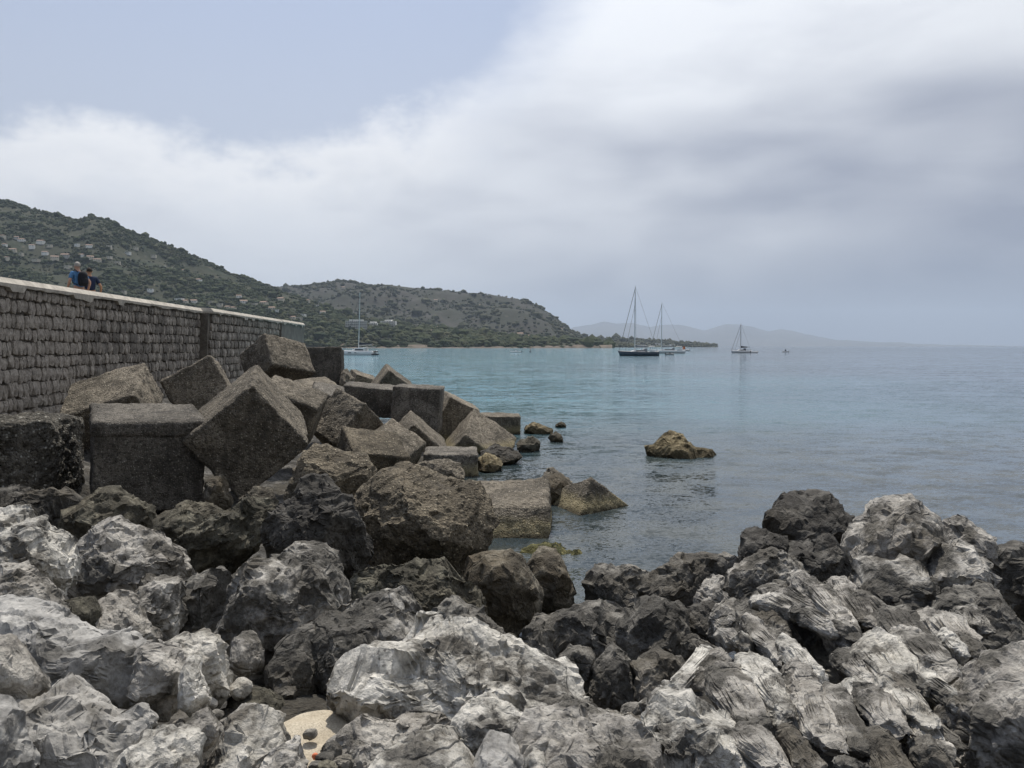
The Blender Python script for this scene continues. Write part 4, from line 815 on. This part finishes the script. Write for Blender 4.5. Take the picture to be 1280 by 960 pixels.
for px, py in [(506, 411), (530, 414), (538, 415), (551, 411), (576, 418), (598, 418), (620, 419), (640, 422), (660, 421), (700, 426), (685, 425), (420, 404), (520, 407)]:
    house(near_hill, px, py, random.uniform(9, 18), random.uniform(4, 6.5), random.choice(('render_w', 'render_c', 'render_c')), random.random() < .6, 'low pale house among the coastal trees behind the beach', 'houses along the coast', random.uniform(-.4, .4))
house(near_hill, 650, 417, 15, 9, 'render_c', True, 'lone tall cream house above the low red cliff', None, .2)
for px, py in [(545, 373), (700, 409), (430, 357), (470, 360), (600, 379)]: house(mid_ridge, px, py + 3, 14, 6, 'render_c', True, 'tiny house near the crest of the far brown ridge', 'houses on the far ridge', .2)
for px, py in [(765, 428), (781, 429), (800, 429), (822, 430), (748, 428), (840, 431)]: house(cape, px, py, 22, 7, 'render_w', False, 'tiny white building on the far flat cape', 'buildings on the far cape', .1)
def hotel(px, py, w, floors, mt, label, yaw, setback):
    q = on_hill(near_hill, px, py); o = tag(empty('hotel', (q[0], q[1], q[2] - 2), yaw), label, 'hotel'); dp = 16
    MB().box((-w / 2, -dp / 2, 0), (w / 2, dp / 2, 2 + floors * 3.4)).build('wall', M[mt], o)
    n = int(w / 4)
    for k in range(floors):
        z_ = 2.6 + k * 3.4; MB().box((-w / 2 - .2, -dp / 2 - 1.8, z_ - .2), (w / 2 + .2, -dp / 2 + .1, z_ + .9)).build('balcony', M['render_w'], o)
        for j in range(n): x_ = -w / 2 + w * (j + .5) / n; MB().box((x_ - 1.2, -dp / 2 - .08, z_ + .92), (x_ + 1.2, -dp / 2 + .1, z_ + 2.5)).build('window', M['pane'], o)
    MB().box((-w / 2 + setback, -dp / 2 + 3, 2 + floors * 3.4), (w / 2 - setback, dp / 2 - 1, 5 + floors * 3.4)).build('roof_storey', M['render_w'], o)
hotel(446, 411, 46, 5, 'render_g', 'stepped grey-white hotel behind the catamaran\'s mast', .12, 8)
hotel(467, 411, 20, 4, 'render_w', 'narrow white hotel wing between two larger hotels', 0, 3)
hotel(486, 410.5, 36, 5, 'render_w', 'broad white hotel with balcony rows among coastal trees', -.1, 10)

# ------------------------------------------------------------------ boats at anchor
M['mast_white'] = plain('white_mast', (.62, .62, .60), .4, .5, 0., .03); M['hull_navy'] = plain('navy_hull', (.035, .055, .075), .25, .5); M['hull_white'] = plain('white_hull', (.74, .74, .72), .3, .5, 0., .03); M['deck'] = plain('deck_grey', (.50, .48, .44), .6); M['alu'] = plain('mast_alloy', (.42, .43, .44), .4, .5, .5, .05); M['canvas'] = plain('navy_canvas', (.022, .03, .045), .85, .2); M['grey_canvas'] = plain('grey_canvas', (.30, .31, .32), .85, .2); M['wire'] = plain('rigging_wire', (.13, .135, .14), .5); M['boot'] = plain('antifoul', (.05, .05, .055), .7); M['rubber'] = plain('grey_rubber', (.33, .33, .33), .7); M['orange_fl'] = plain('orange_panel', (.55, .16, .05), .6)
def hull_rings(L, B, F, y0=0., fine=2.2, stern=.78, n=15, low=-.5):
    R_ = []
    for i in range(n):
        s = i / (n - 1); b = B / 2 * (stern + (1 - stern) * min(1, s / .4) ** .8 if s < .4 else max(.012, 1 - ((s - .4) / .6) ** fine)); x_ = L * (s - .5); f = F * (1 + .22 * (s - .35) ** 2 * 2.5)
        rk = .06 * L * (s ** 3)
        R_.append([(x_ + rk, y0 - b, f), (x_ + rk * .4, y0 - b * .93, f * .35), (x_, y0 - b * .72, low * .4), (x_, y0, low), (x_, y0 + b * .72, low * .4), (x_ + rk * .4, y0 + b * .93, f * .35), (x_ + rk, y0 + b, f)])
    return R_
def rig(o, mx, base, top, L, F, bow, stern_x, boom=None, cover='canvas', rake=0., inner=True, spread=(.36, .62)):
    """mast, spreaders, boom with stowed sail, stays; local x points to the bow"""
    m_ = MB().tube([(mx, 0, base), (mx - rake, 0, top)], [.22, .13]).build('mast', M['mast_white'], o)
    for u in spread: z_ = base + (top - base) * u; xx = mx - rake * u; MB().tube([(xx, -1.5 + u * .6, z_), (xx, 1.5 - u * .6, z_)], .05, 5).build('spreader', M['alu'], m_)
    MB().tube([(mx - rake * .97, 0, top * .97), (bow, 0, F * 1.2)], .09, 5).build('forestay', M['wire'], o)
    if inner: MB().tube([(mx - rake * .8, 0, base + (top - base) * .72), (mx + (bow - mx) * .62, 0, F * 1.1)], .05, 5).build('inner_stay', M['wire'], o)
    MB().tube([(mx - rake, 0, top), (stern_x, 0, F)], .035, 5).build('backstay', M['wire'], o)
    for sy in (-1, 1): MB().tube([(mx - rake, 0, top * .95), (mx - rake * .6, sy * 1.2, base + (top - base) * .62), (mx - .3, sy * 1.6, F)], .03, 5).build('shroud', M['wire'], o)
    if boom:
        b_ = MB().tube([(mx - .2, 0, base + 1.1), (mx - boom, 0, base + 1.25)], .12).build('boom', M['alu'], o)
        MB().loft([[(mx - .25 - boom * .93 * s, .26 * w * math.cos(a), base + 1.38 + .16 * s + .30 * hh * math.sin(a) + .2 * hh) for a in np.linspace(0, 6.283, 9)[:-1]] for s, w, hh in ((0, .8, 1.9), (.12, 1, 1.5), (.5, 1, 1.05), (.9, .8, .75), (1., .3, .4))]).build('sail_cover', M[cover], o, True)
def yacht(px, wl, d, L, B, F, mastz, mx, yaw, hullm, label, boom, cover, bimini=True):
    q = P(px, wl, d); o = tag(empty('sailing_yacht', (q[0], q[1], 0), yaw), label, 'sailboat', 'sailing yachts anchored in the bay')
    R_ = hull_rings(L, B, F); h = MB().loft(R_).build('hull', M[hullm], o, True)
    MB().loft([[(p[0] * 1.002, p[1] * 1.012, p[2]) for p in ((r_[1][0], r_[1][1], .16), (r_[1][0], r_[1][1], -.05), (r_[5][0], r_[5][1], -.05), (r_[5][0], r_[5][1], .16))] for r_ in R_[:-1]]).build('boot_stripe', M['boot'], h)
    MB().loft([[(r_[0][0], r_[0][1] * .97, r_[0][2] + .03), (r_[0][0], 0, r_[0][2] + .12), (r_[6][0], r_[6][1] * .97, r_[6][2] + .03), (r_[6][0], 0, r_[6][2] - .1)] for r_ in R_]).build('deck', M['deck'], o)
    c = MB().loft([[(x_, -w, F + .05), (x_, -w * .85, F + hh), (x_, w * .85, F + hh), (x_, w, F + .05)] for x_, w, hh in ((-.16 * L, B * .30, .75), (-.05 * L, B * .32, .8), (.14 * L, B * .27, .62), (.25 * L, B * .12, .15))]).build('coachroof', M['hull_white'], o)
    for sy in (-1, 1): MB().box((-.12 * L, sy * B * .30 - .06, F + .32), (.10 * L, sy * B * .30 + .06, F + .58)).build('window', M['pane'], c)
    MB().loft([[(x_, -w, F + .1), (x_, -w, F + hh), (x_, w, F + hh), (x_, w, F + .1)] for x_, w, hh in ((-.19 * L, B * .3, 1.35), (-.13 * L, B * .3, 1.3), (-.10 * L, B * .26, .75))]).build('spray_hood', M[cover], o)
    if bimini: MB().loft([[(x_, -B * .36, z_), (x_, 0, z_ + .22), (x_, B * .36, z_), (x_, 0, z_ + .1)] for x_, z_ in ((-.40 * L, F + 1.95), (-.33 * L, F + 2.05), (-.24 * L, F + 1.95))]).build('bimini', M[cover], o); [MB().tube([(-.32 * L, sy * B * .36, F), (-.32 * L, sy * B * .36, F + 1.98)], .03, 5).build('bimini_pole', M['alu'], o) for sy in (-1, 1)]
    for sy in (-1, 1):
        pts = [(r_[0][0], sy * abs(r_[0][1]) * .95, r_[0][2] + .65) for r_ in R_[1:-1]]; MB().tube(pts, .022, 4).build('guard_rail', M['wire'], o)
        for r_ in R_[1:-1:2]: MB().tube([(r_[0][0], sy * abs(r_[0][1]) * .95, r_[0][2]), (r_[0][0], sy * abs(r_[0][1]) * .95, r_[0][2] + .66)], .022, 4).build('stanchion', M['wire'], o)
    rig(o, mx, F + .5, mastz, L, F, L * .53, -L * .48, boom, cover)
    return o
yacht(799, 445, 307, 14.6, 4.2, 1.55, 26.0, 1.7, math.pi + .12, 'hull_navy', 'dark navy-hulled sailing yacht with the tallest mast', 5.2, 'grey_canvas')
yacht(835, 441, 432, 17.6, 4.6, 1.5, 26.6, 3.4, math.pi - .1, 'hull_white', 'white sailing yacht partly hidden behind the navy yacht', 6., 'grey_canvas')
yacht(927, 441, 462, 11.0, 3.5, 1.15, 16.4, .6, math.pi + .05, 'hull_white', 'small white sloop with a dark sail cover and a dinghy astern', 3.8, 'canvas')
# catamaran
q = P(449, 444, 335); o = tag(empty('catamaran', (q[0], q[1], 0), math.pi - .14), 'white sailing catamaran at anchor off the hotels', 'catamaran')
for sy in (-1, 1):
    h = MB().loft(hull_rings(13.2, 1.9, 1.7, sy * 2.6, 2.6, .7)).build('hull', M['hull_white'], o, True)
    MB().box((-1.2, sy * 3.4 - .1, .85), (.8, sy * 3.4 + .1, 1.2)).build('hull_window', M['pane'], h); MB().box((2.2, sy * 3.35 - .1, .9), (3.6, sy * 3.35 + .1, 1.2)).build('hull_window', M['pane'], h)
    MB().box((-7.4, sy * 2.6 - .7, .1), (-6.2, sy * 2.6 + .7, .55)).build('stern_step', M['boot'], o)
MB().box((-5.6, -2.6, .95), (2.6, 2.6, 1.75)).build('bridge_deck', M['hull_white'], o)
c = MB().loft([[(x_, -w, 1.7), (x_, -w * .9, hh), (x_, w * .9, hh), (x_, w, 1.7)] for x_, w, hh in ((-3.0, 2.7, 3.0), (-1, 2.8, 3.1), (1.2, 2.5, 2.75), (2.8, 1.9, 1.9))]).build('cabin', M['hull_white'], o)
MB().loft([[(x_, -w, 2.0), (x_, -w * .93, 2.55), (x_, w * .93, 2.55), (x_, w, 2.0)] for x_, w in ((-2.6, 2.72), (-1, 2.83), (1.0, 2.6))]).build('cabin_window', M['pane'], c)
MB().box((-6.2, -2.5, 3.2), (-2.6, 2.5, 3.36)).build('hard_top', M['hull_white'], o)
for sx, sy in ((-6., -2.3), (-6., 2.3)): MB().tube([(sx, sy, 1.7), (sx, sy, 3.25)], .06, 5).build('hard_top_post', M['alu'], o)
MB().box((-7.6, -1.6, 1.2), (-6.4, 1.6, 1.7)).build('davit_dinghy', M['boot'], o)
rig(o, .2, 3.0, 25.6, 13.2, 1.7, 6.4, -6.0, 5.6, 'canvas', .75, False)
def small_boat(name, px, wl, d, L, B, F, yaw, hm, label, cat, grp=None, console=None, motor=True):
    q = P(px, wl, d); o = tag(empty(name, (q[0], q[1], 0), yaw), label, cat, grp); R_ = hull_rings(L, B, F, 0, 2.4, .85, 11, -.25)
    MB().loft(R_).build('hull', M[hm], o, True)
    MB().loft([[(r_[0][0], r_[0][1] * .8, r_[0][2] + .02), (r_[0][0], 0, r_[0][2] + .05), (r_[6][0], r_[6][1] * .8, r_[6][2] + .02), (r_[0][0], 0, r_[0][2] - .1)] for r_ in R_]).build('deck', M['deck'], o)
    if console: MB().box((-.1 * L, -B * .25, F), (.12 * L, B * .25, F + console[0]), .25).build('console', M[console[1]], o)
    if motor: MB().box((-.56 * L, -.2, -.1), (-.48 * L, .2, F + .45)).build('outboard_motor', M['boot'], o)
small_boat('dinghy', 943, 442, 455, 4.2, 1.7, .75, .1, 'hull_white', 'white dinghy lying astern of the small sloop', 'dinghy')
small_boat('dinghy', 837, 444.6, 345, 3.6, 1.6, .55, .2, 'rubber', 'grey inflatable dinghy floating beside the white yacht', 'dinghy', None, (.5, 'boot'))
small_boat('motor_boat', 855, 438, 640, 8.5, 2.8, 1.3, 3.3, 'hull_white', 'white motor boat with orange panel behind the white yacht', 'motor boat', None, (2.2, 'orange_fl'))
small_boat('motor_boat', 982, 440, 520, 3.8, 1.7, .6, 2.6, 'hull_white', 'tiny dark-topped motor boat alone out beyond the sloop', 'motor boat', None, (1.1, 'canvas'))
small_boat('motor_boat', 645, 440.5, 480, 6.5, 2., .55, 3.1, 'hull_white', 'low white motor boat speeding off the wooded coast', 'motor boat', None, (.7, 'hull_white'))
q = P(663, 440, 500); o = tag(empty('marker_buoy', (q[0], q[1], 0)), 'slim dark marker buoy near the low white motor boat', 'buoy')
MB().tube([(0, 0, -.4), (0, 0, .5), (0, 0, .7)], [.6, .6, .25]).build('float', M['boot'], o, True); MB().tube([(0, 0, .6), (0, 0, 2.3)], .09, 6).build('pole', M['boot'], o); MB().tube([(0, 0, 2.2), (0, 0, 2.7)], [.25, .08], 8).build('topmark', M['orange_fl'], o)

# ------------------------------------------------------------------ two walkers behind the coping
M['skin'] = plain('skin', (.46, .27, .19), .55, .4, 0., .05); M['skin_tan'] = plain('tanned_skin', (.40, .22, .13), .55, .4, 0., .05); M['tee_blue'] = plain('blue_cloth', (.08, .19, .36), .9, .2, 0., .15, 12.); M['tee_navy'] = plain('navy_cloth', (.022, .032, .065), .9, .2, 0., .15, 12.); M['shorts'] = plain('khaki_cloth', (.16, .13, .09), .9, .2); M['hair_grey'] = plain('grey_hair', (.34, .32, .29), .8, .3, 0., .3, 60.); M['hair_dark'] = plain('dark_hair', (.03, .022, .016), .8, .3, 0., .3, 60.); M['pack'] = plain('black_nylon', (.012, .013, .018), .8, .3); M['shoe'] = plain('shoe', (.08, .075, .07), .8); M['eye'] = plain('eye', (.03, .02, .015), .3)
def skinned(name, verts, edges, mat, parent, root=0, sub=2):
    me = bpy.data.meshes.new(name); me.from_pydata([v[:3] for v in verts], edges, []); me.materials.append(mat); o = link(name, me, parent)
    sk = o.modifiers.new('skin', 'SKIN'); sk.use_smooth_shade = True
    for i, v in enumerate(verts):
        rx = v[3] if isinstance(v[3], tuple) else (v[3], v[3]); me.skin_vertices[0].data[i].radius = rx; me.skin_vertices[0].data[i].use_root = (i == root)
    ss_ = o.modifiers.new('smooth', 'SUBSURF'); ss_.levels = ss_.render_levels = sub; return o
def person(loc, rz, label, H, skin, tee, hairm, lean, armL, armR, grp):
    """local frame: faces +Y, x to the right; arms given as (elbow, wrist)"""
    o = tag(empty('person', loc, rz), label, 'person', grp); k = H / 1.75; ln = lean
    J = dict(pel=(0, 0, .95), spi=(0, ln * .4, 1.15), che=(0, ln * .8, 1.34), nb=(0, ln, 1.47), nk=(0, ln * 1.05 + .01, 1.54), hd=(0, ln * 1.1 + .03, 1.64), ht=(0, ln * 1.1 + .02, 1.70))
    sh = {-1: Vector((-.19, ln * .95, 1.42)), 1: Vector((.19, ln * .95, 1.42))}; arms = {-1: armL, 1: armR}
    V = [(*J['pel'], (.15, .11)), (*J['spi'], (.145, .105)), (*J['che'], (.16, .11)), (*J['nb'], (.09, .08)), (*J['nk'], .056), (*J['hd'], (.078, .096)), (*J['ht'], (.07, .085))]; E_ = [(0, 1), (1, 2), (2, 3), (3, 4), (4, 5), (5, 6)]
    T = [(*J['pel'], (.175, .135)), (*J['spi'], (.17, .13)), (*J['che'], (.185, .135)), (J['nb'][0], J['nb'][1], 1.45, (.105, .095))]; TE = [(0, 1), (1, 2), (2, 3)]
    S = [(0, 0, 1.0, (.172, .132)), (0, 0, .90, (.165, .13))]; SE = [(0, 1)]
    for s_ in (-1, 1):
        e, w = (Vector(q) for q in arms[s_]); a = sh[s_]; n = len(V); hd_ = w + (w - e).normalized() * .07
        V += [(*a, .06), (*e, .043), (*w, .031), (*hd_, (.036, .022))]; E_ += [(2, n), (n, n + 1), (n + 1, n + 2), (n + 2, n + 3)]
        n = len(T); mid = a.lerp(e, .72); T += [(*a, .078), (*mid, .068)]; TE += [(2, n), (n, n + 1)]
        n = len(V); V += [(s_ * .10, 0, .88, .09), (s_ * .105, .02, .5, .058), (s_ * .105, -.02, .09, .042), (s_ * .115, .10, .04, .04)]; E_ += [(0, n), (n, n + 1), (n + 1, n + 2), (n + 2, n + 3)]
        n = len(S); S += [(s_ * .10, 0, .84, .115), (s_ * .105, .02, .56, .085)]; SE += [(1, n), (n, n + 1)]
        # palm carries five fingers of unequal length, a little curled
        ax = (w - e).normalized(); side = ax.cross(Vector((s_ * .3, 1, .2))).normalized(); up_ = side.cross(ax)
        hb = MB()
        for j, ll in enumerate((.062, .075, .08, .073, .056)):
            st_ = w + ax * (.05 if j == 0 else .09) + side * ((j - 2.4) * .017); dr = (ax + side * (-.7 if j == 0 else (j - 2.4) * .06)).normalized()
            hb.tube([st_, st_ + dr * ll * .5, st_ + dr * ll * .85 - up_ * .018, st_ + dr * ll - up_ * .035], [.0095, .009, .008, .005], 6)
        hb.build('fingers', M[skin], o, True)
        MB().loft([[(s_ * .11 + wx * math.cos(q_), cy_ + ly * math.sin(q_), z_) for q_ in np.linspace(0, 6.283, 11)[:-1]] for z_, wx, ly, cy_ in ((0, .05, .135, .06), (.03, .052, .138, .06), (.06, .047, .12, .05), (.10, .045, .06, .0))]).build('shoe', M['shoe'], o, True)
    body = skinned('body', V, E_, M[skin], o); skinned('shirt', T, TE, M[tee], o); skinned('shorts', S, SE, M['shorts'], o)
    v, f = ico(3); c = np.array(J['hd']); hv = v * np.array([.088, .108, .118]) + c + np.array([0, -.012, .03]); cut = (v[:, 1] > .35) & (v[:, 2] < .45) | (v[:, 2] < -.45)
    hv = hv + v * (.008 * fbm(v * 4, 3, 3))[:, None]; fk = f[~cut[f].any(1)]; link('hair', mesh_np('hair', hv, fk, M[hairm]), o)
    mb = MB(); y0 = c[1] + .088; mb.tube([(0, y0, c[2] + .01), (0, y0 + .03, c[2] - .02), (0, y0 + .008, c[2] - .032)], [.008, .015, .012], 7); mb.build('nose', M[skin], o, True)
    for s_ in (-1, 1):
        MB().tube([(s_ * .082, c[1] - .005, c[2] - .03), (s_ * .092, c[1] - .012, c[2]), (s_ * .086, c[1] - .005, c[2] + .03)], [.008, .014, .009], 6).build('ear', M[skin], o, True); MB().tube([(s_ * .032, y0 - .006, c[2] + .012), (s_ * .032, y0 + .006, c[2] + .012)], [.011, .008], 8).build('eye', M['eye'], o, True)
    MB().tube([(-.024, y0 - .002, c[2] - .058), (0, y0 + .005, c[2] - .060), (.024, y0 - .002, c[2] - .058)], .005, 6).build('mouth', M['tee_navy'] if 0 else M['skin_tan'], o, True)
    for ch in o.children: pass
    o.scale = (k, k, k); return o
ZW = 4.42
person((-13.28, 25.25, ZW), R(62), 'grey-haired person in a blue t-shirt, one forearm on the coping', 1.74, 'skin', 'tee_blue', 'hair_grey', .05, ((-.30, .02, 1.16), (-.24, .20, .98)), ((.30, -.10, 1.16), (.34, .06, .96)), 'walkers behind the sea wall')
person((-13.40, 26.15, ZW), R(40), 'dark-haired person in navy standing close behind the grey-haired one', 1.66, 'skin_tan', 'tee_navy', 'hair_dark', .08, ((-.30, .0, 1.14), (-.22, .20, 1.0)), ((.32, -.06, 1.14), (.33, .10, .93)), 'walkers behind the sea wall')
bp = tag(empty('backpack', (-13.28, 25.25, ZW), R(62)), 'black backpack on the grey-haired person\'s back', 'backpack')
MB().loft([[(w * math.cos(a) * (1 if abs(math.cos(a)) < .9 else .96), -.19 + dp * math.sin(a), z_) for a in np.linspace(0, 6.283, 15)[:-1]] for z_, w, dp in ((1.02, .10, .05), (1.05, .15, .085), (1.2, .165, .10), (1.36, .155, .09), (1.45, .11, .06), (1.47, .05, .03))]).build('bag', M['pack'], bp, True)
MB().loft([[(w * math.cos(a), -.28 + .03 * math.sin(a), z_) for a in np.linspace(0, 6.283, 11)[:-1]] for z_, w in ((1.08, .09), (1.12, .12), (1.22, .12), (1.25, .10))]).build('pocket', M['pack'], bp, True)
for s_ in (-1, 1): MB().tube([(s_ * .11, -.12, 1.44), (s_ * .12, .02, 1.53), (s_ * .12, .155, 1.44), (s_ * .14, .165, 1.28), (s_ * .16, .06, 1.12), (s_ * .14, -.12, 1.06)], .016, 6).build('strap', M['pack'], bp, True)
